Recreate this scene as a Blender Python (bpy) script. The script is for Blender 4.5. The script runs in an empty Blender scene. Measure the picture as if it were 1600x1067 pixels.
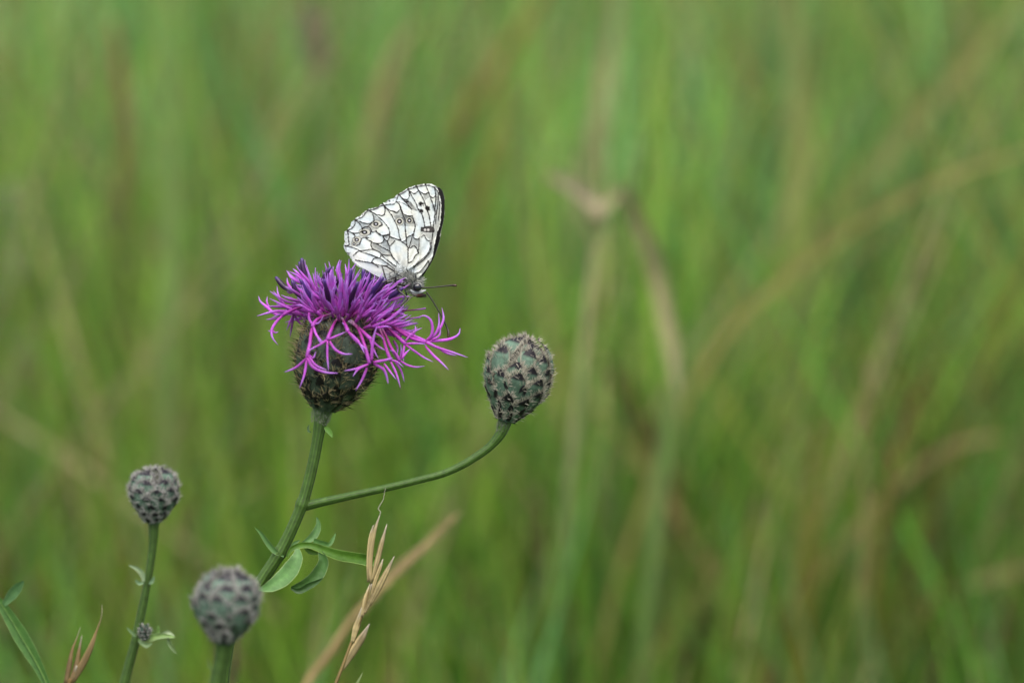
import bpy, math, random
import numpy as np
from mathutils import Matrix, Vector
random.seed(7); rng = np.random.default_rng(7)
R = math.radians

# ------------------------------------------------------------------ camera, sky, sun, exposure
scn = bpy.context.scene
CAM = np.array([0.0, 0.0, 0.75]); PITCH = R(13.0); S0 = 0.767; LENS = 100.0
FWD = np.array([0, math.cos(PITCH), -math.sin(PITCH)])
UP = np.array([0, math.sin(PITCH), math.cos(PITCH)])
RIGHT = np.array([1.0, 0, 0])
cd = bpy.data.cameras.new('camera'); cam = bpy.data.objects.new('camera', cd)
scn.collection.objects.link(cam); scn.camera = cam
cam.location = CAM; cam.rotation_euler = (math.pi/2 - PITCH, 0, 0)
cd.lens = LENS; cd.sensor_width = 36.0; cd.clip_start = 0.01; cd.clip_end = 2000
cd.dof.use_dof = True; cd.dof.focus_distance = S0; cd.dof.aperture_fstop = 5.6

SUN_EL, SUN_AZ = R(72), R(-35)            # soft light from high above, behind-left of the camera
w = bpy.data.worlds.new('World'); scn.world = w; w.use_nodes = True
nt = w.node_tree; bg = nt.nodes['Background']
sky = nt.nodes.new('ShaderNodeTexSky'); sky.sky_type = 'NISHITA'; sky.sun_disc = False
sky.sun_elevation = SUN_EL; sky.sun_rotation = R(180) + SUN_AZ
sky.air_density = 0.7; sky.dust_density = 5.0; sky.ozone_density = 0.6
nt.links.new(sky.outputs[0], bg.inputs[0]); bg.inputs[1].default_value = 0.07
ld = bpy.data.lights.new('sun', 'SUN'); ld.energy = 1.5; ld.angle = R(75); ld.color = (1, .985, .96)
sun = bpy.data.objects.new('sun', ld); scn.collection.objects.link(sun)
sdir = Vector((math.sin(SUN_AZ)*math.cos(SUN_EL), -math.cos(SUN_AZ)*math.cos(SUN_EL), math.sin(SUN_EL)))
sun.rotation_euler = sdir.to_track_quat('Z', 'Y').to_euler(); sun.location = (0, 0, 5)
vs = scn.view_settings
vs.view_transform = 'Standard'; vs.look = 'None'; vs.exposure = 1.68; vs.gamma = 1.0; vs.use_curve_mapping = False
scn.render.engine = 'CYCLES'
cy = scn.cycles
cy.use_denoising = True; cy.max_bounces = 6; cy.diffuse_bounces = 4; cy.transmission_bounces = 4
cy.sample_clamp_indirect = 6.0
try: cy.denoiser = 'OPENIMAGEDENOISE'
except Exception: pass

# ------------------------------------------------------------------ helpers
def P(px, py, d=0.0):
    """pixel of the 1600x1067 photograph at d millimetres behind the focal plane -> world point(s)"""
    px, py, d = np.broadcast_arrays(np.asarray(px, float), np.asarray(py, float), np.asarray(d, float))
    D = S0 + d*0.001; k = 0.36/1600
    return CAM + D[..., None]*(FWD + ((px-800)*k)[..., None]*RIGHT + ((533.5-py)*k)[..., None]*UP)
PX = 0.36/1600*S0                           # metres per pixel in the focal plane
def crop(ox, oy, s):
    return lambda pts: [(ox + a/s, oy + b/s) for a, b in pts]
def lin(c):
    c = np.asarray(c, float)/255
    return np.where(c <= .04045, c/12.92, ((c+.055)/1.055)**2.4)
def spline(pts, n):
    """Catmull-Rom resample of points (rows) to n points"""
    p = np.asarray(pts, float)
    if len(p) == 2:
        t = np.linspace(0, 1, n)[:, None]; return p[0]*(1-t) + p[1]*t
    h = np.maximum(np.linalg.norm(np.diff(p, axis=0), axis=1), 1e-9)[:, None]; sl = np.diff(p, axis=0)/h
    m = np.vstack([sl[:1], (sl[:-1]*h[1:] + sl[1:]*h[:-1])/(h[1:]+h[:-1]), sl[-1:]])
    u = np.linspace(0, len(p)-1 - 1e-9, n); i = u.astype(int); t = (u-i)[:, None]; L = h[i]
    return (2*t**3-3*t**2+1)*p[i] + (t**3-2*t**2+t)*L*m[i] + (-2*t**3+3*t**2)*p[i+1] + (t**3-t**2)*L*m[i+1]
def norm(v):
    v = np.asarray(v, float); return v/np.maximum(np.linalg.norm(v, axis=-1, keepdims=True), 1e-12)
_H = np.random.default_rng(3).random((256, 256))
def vnoise(x, y):
    xi = np.floor(x).astype(int); yi = np.floor(y).astype(int); fx = x-xi; fy = y-yi
    fx = fx*fx*(3-2*fx); fy = fy*fy*(3-2*fy)
    h = lambda a, b: _H[a % 256, b % 256]
    return (h(xi, yi)*(1-fx)+h(xi+1, yi)*fx)*(1-fy) + (h(xi, yi+1)*(1-fx)+h(xi+1, yi+1)*fx)*fy

class MB:
    """collects geometry with a colour per vertex and a material index per face (world coordinates)"""
    def __init__(s): s.v = []; s.f = []; s.c = []; s.m = []; s.n = 0
    def add(s, V, F, C, m=0):
        V = np.asarray(V, float); C = np.asarray(C, float)
        if C.ndim == 1: C = np.tile(C, (len(V), 1))
        s.v.append(V); s.c.append(C); s.f += [tuple(int(i)+s.n for i in f) for f in F]; s.m += [m]*len(F); s.n += len(V)
    def tube(s, path, rad, col, sides=8, m=0, flat=1.0, ribs=0, ribd=0.0, cap=True, ref=None):
        p = np.asarray(path, float); n = len(p)
        rad = np.interp(np.linspace(0, 1, n), np.linspace(0, 1, len(np.atleast_1d(rad))), np.atleast_1d(rad))
        T = norm(np.gradient(p, axis=0)); ref = -FWD if ref is None else ref
        A = norm(np.cross(T, ref)); B = np.cross(A, T)
        th = np.linspace(0, 2*math.pi, sides, endpoint=False)
        rr = 1 + ribd*np.cos(ribs*th) if ribs else np.ones(sides)
        V = p[:, None] + rad[:, None, None]*rr[None, :, None]*(np.cos(th)[None, :, None]*A[:, None] + flat*np.sin(th)[None, :, None]*B[:, None])
        F = [(i*sides+j, i*sides+(j+1) % sides, (i+1)*sides+(j+1) % sides, (i+1)*sides+j) for i in range(n-1) for j in range(sides)]
        if cap: F += [tuple(range(sides-1, -1, -1)), tuple((n-1)*sides+j for j in range(sides))]
        C = np.asarray(col, float)
        if C.ndim == 2:
            C = np.array([np.interp(np.linspace(0, 1, n), np.linspace(0, 1, len(C)), C[:, k]) for k in range(3)]).T
            C = np.repeat(C, sides, axis=0)
        elif ribs:
            C = np.tile(C*(1 + .35*np.cos(ribs*th)[:, None]), (n, 1))
        s.add(V.reshape(-1, 3), F, C, m)
    def blade(s, path, hw, col, edge=None, m=0, fold=.25, twist=0.0, n=16, wav=0.0, rib=None, both=0.00012):
        """leaf-like strip: 7 vertices across, folded along the midrib, two-sided with a little thickness"""
        p = spline(path, n); hw = np.interp(np.linspace(0, 1, n), np.linspace(0, 1, len(hw)), hw)
        T = norm(np.gradient(p, axis=0)); A = norm(np.cross(T, -FWD)); B = np.cross(A, T)
        tw = np.linspace(twist, twist, n) if np.isscalar(twist) else np.interp(np.linspace(0, 1, n), np.linspace(0, 1, len(twist)), twist)
        ca, sa = np.cos(tw)[:, None], np.sin(tw)[:, None]; A, B = A*ca + B*sa, B*ca - A*sa
        us = np.array([-1, -.86, -.45, 0, .45, .86, 1])
        ph = rng.random()*6
        V = p[:, None] + hw[:, None, None]*us[None, :, None]*A[:, None] - (hw[:, None]*fold*(1-np.abs(us))[None, :])[..., None]*B[:, None]
        V = V + (wav*hw[:, None]*np.sin(np.linspace(0, 9, n)[:, None]*1.0 + ph + 2*us[None])*np.abs(us)[None])[..., None]*B[:, None]
        k = len(us); col = np.asarray(col, float); edge = col if edge is None else np.asarray(edge, float)
        rib = col*1.1 if rib is None else np.asarray(rib, float)
        C = np.stack([edge, col, col, rib, col, col, edge])[None].repeat(n, 0)
        C = C*(1 + .12*(rng.random((n, 1, 1))-.5))
        F = [(i*k+j, i*k+j+1, (i+1)*k+j+1, (i+1)*k+j) for i in range(n-1) for j in range(k-1)]
        s.add(V.reshape(-1, 3), F, C.reshape(-1, 3), m)
        if both:
            V2 = V - both*B[:, None]*(1-np.abs(us)**4)[None, :, None]
            s.add(V2.reshape(-1, 3), [f[::-1] for f in F], C.reshape(-1, 3), m)

def mesh_from(name, V, F, C, mi, mats, smooth=True):
    me = bpy.data.meshes.new(name); me.from_pydata(V.tolist() if hasattr(V, 'tolist') else V, [], F)
    for m in mats: me.materials.append(m)
    if mi is not None: me.polygons.foreach_set('material_index', np.asarray(mi, np.int32))
    if smooth: me.polygons.foreach_set('use_smooth', np.ones(len(me.polygons), bool))
    ca = me.color_attributes.new('Col', 'FLOAT_COLOR', 'POINT')
    ca.data.foreach_set('color', np.hstack([np.clip(C, 0, 1), np.ones((len(C), 1))]).astype(np.float32).ravel())
    me.update(); return me
WM = {}                                      # world matrix of every parent
def link(o, parent=None, wm=None):
    scn.collection.objects.link(o)
    if parent is not None: o.parent = parent
    if wm is not None: WM[o.name] = wm
    return o
def thing(name, label, cat, loc, group=None):
    o = bpy.data.objects.new(name, None); o.location = loc; o.empty_display_size = .01
    link(o, None, Matrix.Translation(Vector(loc))); o['label'] = label; o['category'] = cat
    if group: o['group'] = group
    return o
def part(name, mb, mats, parent, frame=None, smooth=True, kind=None):
    """one mesh object under parent; frame = its own world matrix (default: the parent's)"""
    pm = WM[parent.name] if parent else Matrix.Identity(4); fm = frame or pm
    V = np.vstack(mb.v); M = np.array(fm.inverted()); V = V @ M[:3, :3].T + M[:3, 3]
    me = mesh_from(name, V, mb.f, np.vstack(mb.c), mb.m, mats, smooth)
    o = bpy.data.objects.new(name, me); o.matrix_local = pm.inverted() @ fm if parent else fm
    link(o, parent, fm)
    if kind: o['kind'] = kind
    return o

def material(name, rough=.55, trans=0.0, noise=0.0, nscale=400.0, spec=.3, sheen=0.0, bump=0.0, bscale=1500., hue=None, stretch=None):
    m = bpy.data.materials.new(name); m.use_nodes = True; t = m.node_tree; b = t.nodes['Principled BSDF']; out = t.nodes['Material Output']
    a = t.nodes.new('ShaderNodeAttribute'); a.attribute_name = 'Col'; colour = a.outputs['Color']
    tc = t.nodes.new('ShaderNodeTexCoord'); coord = tc.outputs['Object']
    if stretch:
        mp = t.nodes.new('ShaderNodeMapping'); mp.inputs['Scale'].default_value = stretch
        t.links.new(coord, mp.inputs[0]); coord = mp.outputs[0]
    if noise:
        nz = t.nodes.new('ShaderNodeTexNoise'); nz.inputs['Scale'].default_value = nscale; nz.inputs['Detail'].default_value = 4
        t.links.new(coord, nz.inputs['Vector'])
        mr = t.nodes.new('ShaderNodeMapRange'); mr.inputs[1].default_value = .25; mr.inputs[2].default_value = .75
        mr.inputs[3].default_value = 1-noise; mr.inputs[4].default_value = 1+noise
        t.links.new(nz.outputs['Fac'], mr.inputs[0])
        mx = t.nodes.new('ShaderNodeVectorMath'); mx.operation = 'SCALE'
        t.links.new(colour, mx.inputs[0]); t.links.new(mr.outputs[0], mx.inputs['Scale']); colour = mx.outputs[0]
    t.links.new(colour, b.inputs['Base Color'])
    b.inputs['Roughness'].default_value = rough; b.inputs['Specular IOR Level'].default_value = spec
    if sheen: b.inputs['Sheen Weight'].default_value = sheen; b.inputs['Sheen Roughness'].default_value = .4
    if bump:
        nb = t.nodes.new('ShaderNodeTexNoise'); nb.inputs['Scale'].default_value = bscale; t.links.new(coord, nb.inputs['Vector'])
        bp = t.nodes.new('ShaderNodeBump'); bp.inputs['Strength'].default_value = bump; bp.inputs['Distance'].default_value = .0004
        t.links.new(nb.outputs['Fac'], bp.inputs['Height']); t.links.new(bp.outputs[0], b.inputs['Normal'])
    if trans:
        tr = t.nodes.new('ShaderNodeBsdfTranslucent'); t.links.new(colour, tr.inputs['Color'])
        ms = t.nodes.new('ShaderNodeMixShader'); ms.inputs[0].default_value = trans
        t.links.new(b.outputs[0], ms.inputs[1]); t.links.new(tr.outputs[0], ms.inputs[2]); t.links.new(ms.outputs[0], out.inputs['Surface'])
    return m
M_grass = material('grass_blade', .6, .4, .12, 60)
M_dry = material('dry_straw', .65, .25, .3, 300, bump=.3, bscale=900, stretch=(1, 1, .15))
M_stem = material('knapweed_stem', .5, 0, .3, 700, sheen=.06, bump=.35, bscale=2500)
M_leaf = material('knapweed_leaf', .5, .3, .22, 380, spec=.35, bump=.35, bscale=900)
M_petal = material('purple_floret', .5, .35, .15, 500, sheen=.1)
M_anther = material('anther_tube', .4, 0, .25, 900, spec=.4)
M_bract = material('scaly_bract', .6, 0, .35, 900, bump=.4, bscale=3000)
M_bristle = material('bract_bristle', .7, .3, .2, 900)
M_wing = material('wing_scales', .7, .22, .06, 1800, spec=.15, bump=.1, bscale=6000)
M_fur = material('insect_fur', .8, .3, .2, 800)
M_chitin = material('chitin', .35, 0, .15, 1500, spec=.5)
M_eye = material('compound_eye', .12, 0, .1, 4000, spec=.7)

# ------------------------------------------------------------------ the setting: ground
gm = bpy.data.materials.new('meadow_soil'); gm.use_nodes = True; t = gm.node_tree; b = t.nodes['Principled BSDF']
tc = t.nodes.new('ShaderNodeTexCoord'); nz = t.nodes.new('ShaderNodeTexNoise'); nz.inputs['Scale'].default_value = 9; nz.inputs['Detail'].default_value = 8
cr = t.nodes.new('ShaderNodeValToRGB'); cr.color_ramp.elements[0].color = (.035, .05, .016, 1); cr.color_ramp.elements[1].color = (.08, .12, .03, 1)
cr.color_ramp.elements[0].position = .35; cr.color_ramp.elements[1].position = .65
t.links.new(tc.outputs['Object'], nz.inputs['Vector']); t.links.new(nz.outputs['Fac'], cr.inputs[0]); t.links.new(cr.outputs[0], b.inputs['Base Color'])
b.inputs['Roughness'].default_value = .95
n = 60; xs = np.sign(np.linspace(-1, 1, n))*np.abs(np.linspace(-1, 1, n))**3*300
X, Y = np.meshgrid(xs, xs); Z = .012*(vnoise(X*3+50, Y*3+50)-.5)
F = [(j*n+i, j*n+i+1, (j+1)*n+i+1, (j+1)*n+i) for j in range(n-1) for i in range(n-1)]
V = np.stack([X.ravel(), Y.ravel(), Z.ravel()-.006], 1)
me = mesh_from('ground', V, F, np.ones((len(V), 3))*.1, None, [gm])
g = link(bpy.data.objects.new('ground', me)); g['kind'] = 'structure'; g['label'] = 'meadow soil under the grass'

# ------------------------------------------------------------------ the meadow: a mass of grass nobody could count
PAL = lin([(92, 146, 80), (116, 166, 100), (122, 156, 54), (76, 132, 40), (100, 150, 50), (136, 130, 64), (166, 154, 110), (128, 98, 60)])
def field(n, y0, y1, hmin, hmax, wmin, wmax, xpad, seg=5, brown=.1, powy=1.3):
    y = y0 + (y1-y0)*rng.random(n)**powy; x = (rng.random(n)*2-1)*(.2*np.abs(y)+xpad)
    h = hmin + (hmax-hmin)*rng.random(n)**1.2
    cap = np.where(y < 1.12, np.clip(.66-.364*np.maximum(y, .3) - .02, .14, .36), 9.)       # the sward is short where the knapweed stands
    h = np.minimum(h, cap*(.7+.3*rng.random(n)))
    wd = (wmin + (wmax-wmin)*rng.random(n)**1.6)
    az = rng.random(n)*6.283; lean = .05+.38*rng.random(n)**1.6; cur = .55*rng.random(n)**2
    la = az + 1.57 + rng.normal(0, .5, n)
    tt = np.linspace(0, 1, seg+1)[None]
    off = (lean[:, None]*tt + cur[:, None]*tt**2)*h[:, None]
    zz = h[:, None]*tt*(1-.28*cur[:, None]*tt)
    cx = x[:, None] + np.cos(la)[:, None]*off; cyy = y[:, None] + np.sin(la)[:, None]*off
    ww = wd[:, None]*(1-tt**2.2)*.5 + .00015
    ax, ay = np.cos(az)[:, None]*ww, np.sin(az)[:, None]*ww
    V = np.stack([np.stack([cx-ax, cyy-ay, zz], 2), np.stack([cx+ax, cyy+ay, zz], 2)], 2)      # n, seg+1, 2, 3
    # colours: clumps of a kind, single dry blades among them
    c1 = vnoise(x*3.1+40, y*2.3+17); c2 = vnoise(x*7+90, y*4+71); r = rng.random(n)
    k = np.where(c1+.35*(r-.5) > .52, np.where(r > .5, 0, 1), np.where(r > .6, 2, np.where(r > .3, 3, 4)))
    dry = rng.random(n) < brown*(.4+2.2*np.clip(c2-.35, 0, 1)); k = np.where(dry, rng.choice([5, 5, 6, 6, 7], n), k)
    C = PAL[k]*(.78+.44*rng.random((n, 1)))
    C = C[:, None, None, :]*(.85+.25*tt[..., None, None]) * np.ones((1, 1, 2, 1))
    return V, np.broadcast_to(C, V.shape)
def grass_obj(name, label, cat, fields):
    Vs, Fs, Cs, o = [], [], [], 0
    for V, C in fields:
        n, s1 = V.shape[:2]; Vs.append(V.reshape(-1, 3)); Cs.append(C.reshape(-1, 3))
        base = o + np.arange(n)[:, None]*s1*2 + np.arange(s1-1)[None]*2
        Fs.append(np.stack([base, base+1, base+3, base+2], 2).reshape(-1, 4)); o += n*s1*2
    V = np.vstack(Vs).astype(np.float32); F = np.vstack(Fs).astype(np.int32); C = np.vstack(Cs)
    me = bpy.data.meshes.new(name); me.vertices.add(len(V)); me.vertices.foreach_set('co', V.ravel())
    me.loops.add(F.size); me.loops.foreach_set('vertex_index', F.ravel()); me.polygons.add(len(F))
    me.polygons.foreach_set('loop_start', np.arange(0, F.size, 4, dtype=np.int32)); me.polygons.foreach_set('loop_total', np.full(len(F), 4, np.int32))
    me.update(calc_edges=True); me.polygons.foreach_set('use_smooth', np.ones(len(F), bool))
    ca = me.color_attributes.new('Col', 'FLOAT_COLOR', 'POINT')
    ca.data.foreach_set('color', np.hstack([C, np.ones((len(C), 1))]).astype(np.float32).ravel())
    me.materials.append(M_grass); ob = link(bpy.data.objects.new(name, me)); ob['kind'] = 'stuff'; ob['label'] = label; ob['category'] = cat
    return ob
def tufts(nt, nb, y0, y1, hmin, hmax, wmin, wmax, xpad, spread, seg=6, brown=.11, powy=1.2):
    """tussocks: each has one colour, height and lean, its blades fan out a little"""
    y = y0 + (y1-y0)*rng.random(nt)**powy; x = (rng.random(nt)*2-1)*(.2*y+xpad)
    H = hmin + (hmax-hmin)*rng.random(nt); k = rng.choice(len(PAL), nt, p=np.array([.18, .17, .17, .15, .14, .08, .08, .03]))
    cv = .26 + 1.5*np.clip(.5 + 2.0*(vnoise(x*17+31, y*4+11)-.5), 0, 1)*(.8+.4*rng.random(nt))
    gk = vnoise(x*11+7, y*3+5) + .25*(rng.random(nt)-.5); k = np.where(k < 5, np.where(gk > .62, 1, np.where(gk > .5, 0, np.where(gk > .42, 4, np.where(gk > .33, 3, 2)))), k); la0 = rng.random(nt)*6.283; ln0 = .62*rng.random(nt)**1.4
    n = nt*nb; T_ = np.repeat(np.arange(nt), nb)
    bx = x[T_] + rng.normal(0, spread, n); by = y[T_] + rng.normal(0, spread, n); h = H[T_]*(.55+.5*rng.random(n))
    wd = wmin + (wmax-wmin)*rng.random(n)**1.5; az = rng.random(n)*6.283
    fan = .07 + .42*rng.random(n)**1.6; fa = rng.random(n)*6.283; cur = .6*rng.random(n)**2
    dx = np.cos(la0)[T_]*ln0[T_] + np.cos(fa)*fan; dy = np.sin(la0)[T_]*ln0[T_] + np.sin(fa)*fan
    dy = np.where(by + dy*h*(1+2*cur) < max(1.21, y0+.02) if y0 > 1.15 else by + dy*h*(1+2*cur) < 1.0, np.abs(dy), dy)
    tt = np.linspace(0, 1, seg+1)[None]; o_ = (tt + cur[:, None]*2*tt**2)*h[:, None]
    cx = bx[:, None] + dx[:, None]*o_; cyy = by[:, None] + dy[:, None]*o_; zz = h[:, None]*tt*(1-.5*cur[:, None]*tt)
    ww = wd[:, None]*(1-tt**2.2)*.5 + .00015; ax, ay = np.cos(az)[:, None]*ww, np.sin(az)[:, None]*ww
    V = np.stack([np.stack([cx-ax, cyy-ay, zz], 2), np.stack([cx+ax, cyy+ay, zz], 2)], 2)
    kk = np.where(rng.random(n) < brown, rng.choice([5, 6, 6, 7], n), k[T_]); C = PAL[kk]*(cv[T_]*(.8+.4*rng.random(n)))[:, None]
    return V, np.broadcast_to(C[:, None, None, :], V.shape)
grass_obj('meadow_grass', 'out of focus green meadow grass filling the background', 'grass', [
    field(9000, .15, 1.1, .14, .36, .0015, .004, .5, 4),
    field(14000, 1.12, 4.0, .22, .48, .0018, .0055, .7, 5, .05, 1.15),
    tufts(150, 26, 1.03, 1.22, .30, .44, .002, .0055, .35, .014, 5, .10, 1.0),
    tufts(300, 30, 1.2, 1.75, .32, .47, .0022, .006, .38, .014, 5, .05, 1.0),
    tufts(320, 26, 1.7, 3.0, .34, .5, .0025, .007, .5, .02, 5, .05, 1.0),
    tufts(190, 34, 1.24, 1.72, .42, .68, .0022, .0068, .40, .012),
    tufts(230, 32, 1.5, 2.4, .44, .70, .0025, .007, .45, .016),
    tufts(440, 28, 2.3, 4.4, .52, .86, .003, .008, .6, .026),
    tufts(160, 8, 1.25, 2.4, .45, .64, .005, .010, .4, .008, 6, .05),
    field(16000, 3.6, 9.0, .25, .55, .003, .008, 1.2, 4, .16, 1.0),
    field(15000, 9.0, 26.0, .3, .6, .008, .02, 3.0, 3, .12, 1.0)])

# ------------------------------------------------------------------ single stalks and blades that stand out of the blurred meadow
def ground_path(pts, d, dxy=(0, 0)):
    """points given tip first in pixels; the foot is carried straight down to the soil"""
    W = [P(x, y, d) for x, y in pts]; a, b = W[-2], W[-1]
    dirv = norm(b-a); dirv = norm(dirv*np.array([1, 1, 1]) + np.array([0, 0, -.9]))
    k = b[2]/max(-dirv[2], .35); foot = b + dirv*k; foot[2] = 0
    mid = b*.5 + foot*.5 + dirv*.02
    return np.array(W + [mid, foot]), foot
def stalk(name, label, cat, pts, d, wpx, col, kind='culm', group=None, mat=None):
    o = None; col = lin(col)*.62; col = col*.7 + .3*col.mean()*np.array([1.0, 1.3, .42]); wpx = wpx*(.54 if d < 600 else .64); col = col*(.95 if d < 600 else 1.15); d = d*1.25 if d < 600 else d*.92
    W, foot = ground_path(pts, d); s = PX*(S0+d*.001)/S0; o = thing(name, label, cat, foot, group)
    mb = MB()
    if kind == 'culm':
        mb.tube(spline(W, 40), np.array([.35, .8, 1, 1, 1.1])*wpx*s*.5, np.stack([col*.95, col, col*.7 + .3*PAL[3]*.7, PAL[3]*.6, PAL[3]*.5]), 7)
        part('culm', mb, [mat or M_dry], o)
    else:
        mb.blade(W, np.array([.04, .55, .9, 1, 1, .9, .7, .5])*wpx*s*.5, col, col*1.1, 0, .3, n=40, twist=[random.uniform(-.5, .5), 0, random.uniform(-.7, .7)])
        part('blade', mb, [mat or M_grass], o)
    return o, W, s
TAN, OCH, BRN, PALE, OLV, LG = (194, 184, 134), (182, 164, 88), (140, 98, 54), (170, 158, 126), (158, 150, 62), (140, 178, 92)
st = stalk('dry_grass_stalk', 'straw-coloured dry grass stalk snapped at a pale node', 'grass stalk', [(940, 330), (928, 400), (916, 520), (902, 640), (890, 760), (878, 920)], 330, 34, TAN)
o, W, s = st; mb = MB(); mb.blade([P(852, 272, 412), P(880, 284, 413), P(915, 306, 413), P(941, 332, 412)], np.array([3, 9, 12, 11])*s, lin(PALE)*.7, n=14)
part('broken_tip', mb, [M_dry], o); mb = MB(); mb.tube([P(930, 318, 408), P(936, 336, 408), P(934, 352, 409)], np.array([9, 14, 10])*s, lin((196, 182, 142))*.65, 8); part('node', mb, [M_dry], o)
mb = MB(); mb.blade([P(942, 334, 412), P(968, 300, 417), P(1000, 352, 427), P(1028, 440, 434), P(1046, 530, 432), P(1058, 612, 427)], np.array([4, 9, 12, 13, 12, 3])*s, lin(TAN)*.5, n=30); part('drooping_blade', mb, [M_dry], o)
stalk('arching_grass_blade', 'long thin ochre grass blade arching over the meadow', 'grass blade', [(1690, 215), (1600, 238), (1490, 272), (1385, 322), (1290, 385), (1205, 450), (1130, 525), (1080, 610)], 420, 32, OCH, 'blade')
stalk('arching_grass_blade', 'olive green blade arching just beneath the ochre one', 'grass blade', [(1660, 270), (1560, 300), (1440, 335), (1330, 400), (1240, 480), (1150, 560), (1100, 660)], 520, 28, (150, 168, 90), 'blade')
stalk('leaning_grass_blade', 'broad pale olive blade leaning diagonally far behind the arching blades', 'grass blade', [(1640, -60), (1580, 20), (1500, 110), (1400, 220), (1300, 340), (1210, 450), (1120, 590)], 900, 56, (168, 162, 92), 'blade')
stalk('dry_grass_stalk', 'thick greyish tan dry stalk rising above the snapped stalk', 'grass stalk', [(968, -60), (958, 60), (944, 150), (925, 240), (900, 340), (890, 480)], 900, 56, (176, 160, 120))
stalk('pale_grass_blade', 'broad upright yellowish tan blade standing behind the arching blades', 'grass blade', [(1235, -60), (1243, 80), (1250, 220), (1243, 380), (1232, 540), (1225, 640)], 850, 74, (166, 164, 94), 'blade')
stalk('dry_leaf_grass', 'bent tan orange dry blade drooping low over the grass', 'grass blade', [(1680, 870), (1600, 888), (1510, 912), (1440, 952), (1380, 1020), (1340, 1080)], 480, 40, (188, 164, 108), 'blade', mat=M_dry)
stalk('dry_grass_stalk', 'thin upright tan stalk beneath the long ochre blade', 'grass stalk', [(1356, 560), (1350, 680), (1352, 800), (1345, 920), (1340, 1020)], 330, 24, (168, 142, 92))
stalk('dead_leaf', 'short reddish brown dead blade lying across green grass blades', 'grass blade', [(1590, 680), (1530, 686), (1470, 704), (1415, 745)], 450, 26, (160, 128, 80), 'blade', mat=M_dry)
stalk('yellow_grass_blade', 'upright yellow-olive blade low beside the thin tan stalk', 'grass blade', [(1285, 640), (1272, 740), (1266, 860), (1252, 980), (1245, 1080)], 450, 46, (150, 140, 36), 'blade')
stalk('dead_leaf', 'dark red-brown dead leaf curled behind the snapped straw stalk', 'dead leaf', [(935, 545), (958, 585), (985, 630), (1010, 680)], 480, 54, (104, 62, 34), 'blade', mat=M_dry)
stalk('dry_leaf_grass', 'tan blade slanting down past the dark red-brown leaf', 'grass blade', [(905, 610), (960, 670), (1030, 760), (1090, 850), (1130, 930)], 480, 36, (170, 146, 84), 'blade', mat=M_dry)
stalk('brown_grass_stalk', 'orange-brown grass stalk leaning high above the butterfly', 'grass stalk', [(880, -60), (830, 20), (780, 100), (730, 180), (690, 262), (650, 360)], 950, 44, (156, 112, 56))
stalk('brown_grass_stalk', 'orange-brown stalk beside the butterfly forewing', 'grass stalk', [(805, 110), (775, 220), (745, 320), (715, 420), (690, 540)], 800, 36, (150, 108, 54))
stalk('brown_grass_stalk', 'pinkish tan stalk standing up behind the butterfly', 'grass stalk', [(650, 40), (618, 90), (594, 160), (575, 250), (560, 360)], 900, 46, (170, 138, 100))
stalk('light_green_blade', 'broad light green blade standing upright beside a short brown stalk', 'grass blade', [(238, -80), (252, 60), (266, 220), (268, 380), (262, 540)], 700, 46, LG, 'blade')
stalk('brown_grass_stalk', 'short brown stalk beside the broad light green blade', 'grass stalk', [(178, 30), (188, 110), (196, 220), (190, 360)], 800, 46, (150, 116, 70))
stalk('brown_leaf_grass', 'orange-brown blade slanting through the grass beyond the thin tan stalk', 'grass blade', [(1490, 520), (1450, 590), (1415, 660), (1390, 740), (1375, 830)], 450, 34, (158, 122, 54), 'blade')
stalk('light_green_blade', 'light green blade standing under the arching blades', 'grass blade', [(1140, 420), (1090, 500), (1060, 600), (1035, 720), (1020, 860)], 380, 44, LG, 'blade')
stalk('light_green_blade', 'slim green blade crossing behind the red-brown dead leaf', 'grass blade', [(985, 420), (975, 560), (960, 700), (950, 860), (945, 1000)], 520, 52, (112, 160, 84), 'blade')
stalk('light_green_blade', 'pale green blade leaning over the bent tan orange blade', 'grass blade', [(1545, 560), (1500, 660), (1470, 780), (1450, 900), (1440, 1010)], 480, 50, (128, 170, 92), 'blade')
stalk('pale_grass_blade', 'pale grey-green blade slanting above the forked leaf', 'grass blade', [(-30, 560), (10, 640), (60, 730), (110, 830), (150, 940)], 800, 56, (140, 170, 110), 'blade')
def seed_head(name, label, pts, d, wpx, col, culm_to):
    W, foot = ground_path(pts + culm_to, d); s = PX*(S0+d*.001)/S0; o = thing(name, label, 'seed head', foot)
    mb = MB(); mb.tube(spline(W, 24), np.array([.7, .9, 1.2])*3*s, lin(col)*.8, 6); part('culm', mb, [M_dry], o)
    top = spline([P(x, y, d) for x, y in pts], 9)
    for i, c in enumerate(top):
        for q in (-1, 1):
            e = c + UP*14*s + RIGHT*q*wpx*.5*s + FWD*random.uniform(-.6, .6)*wpx*s
            mb = MB(); mb.tube(spline([c, c*.5+e*.5+RIGHT*q*3*s, e], 6), np.array([.3, 1, .8, .2])*wpx*.24*s, lin(col)*random.uniform(.85, 1.1), 6); part('spikelet', mb, [M_dry], o)
seed_head('grass_seed_head', 'pinkish grey fluffy seed head far behind above the butterfly', [(478, 20), (486, 60), (496, 105)], 1000, 34, (128, 108, 96), [(505, 200), (508, 320)])
seed_head('grass_seed_head', 'pale grey seed head standing alone in the far grass', [(14, 300), (18, 350), (22, 410), (22, 440)], 700, 24, (128, 132, 106), [(30, 560), (38, 700)])

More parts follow.
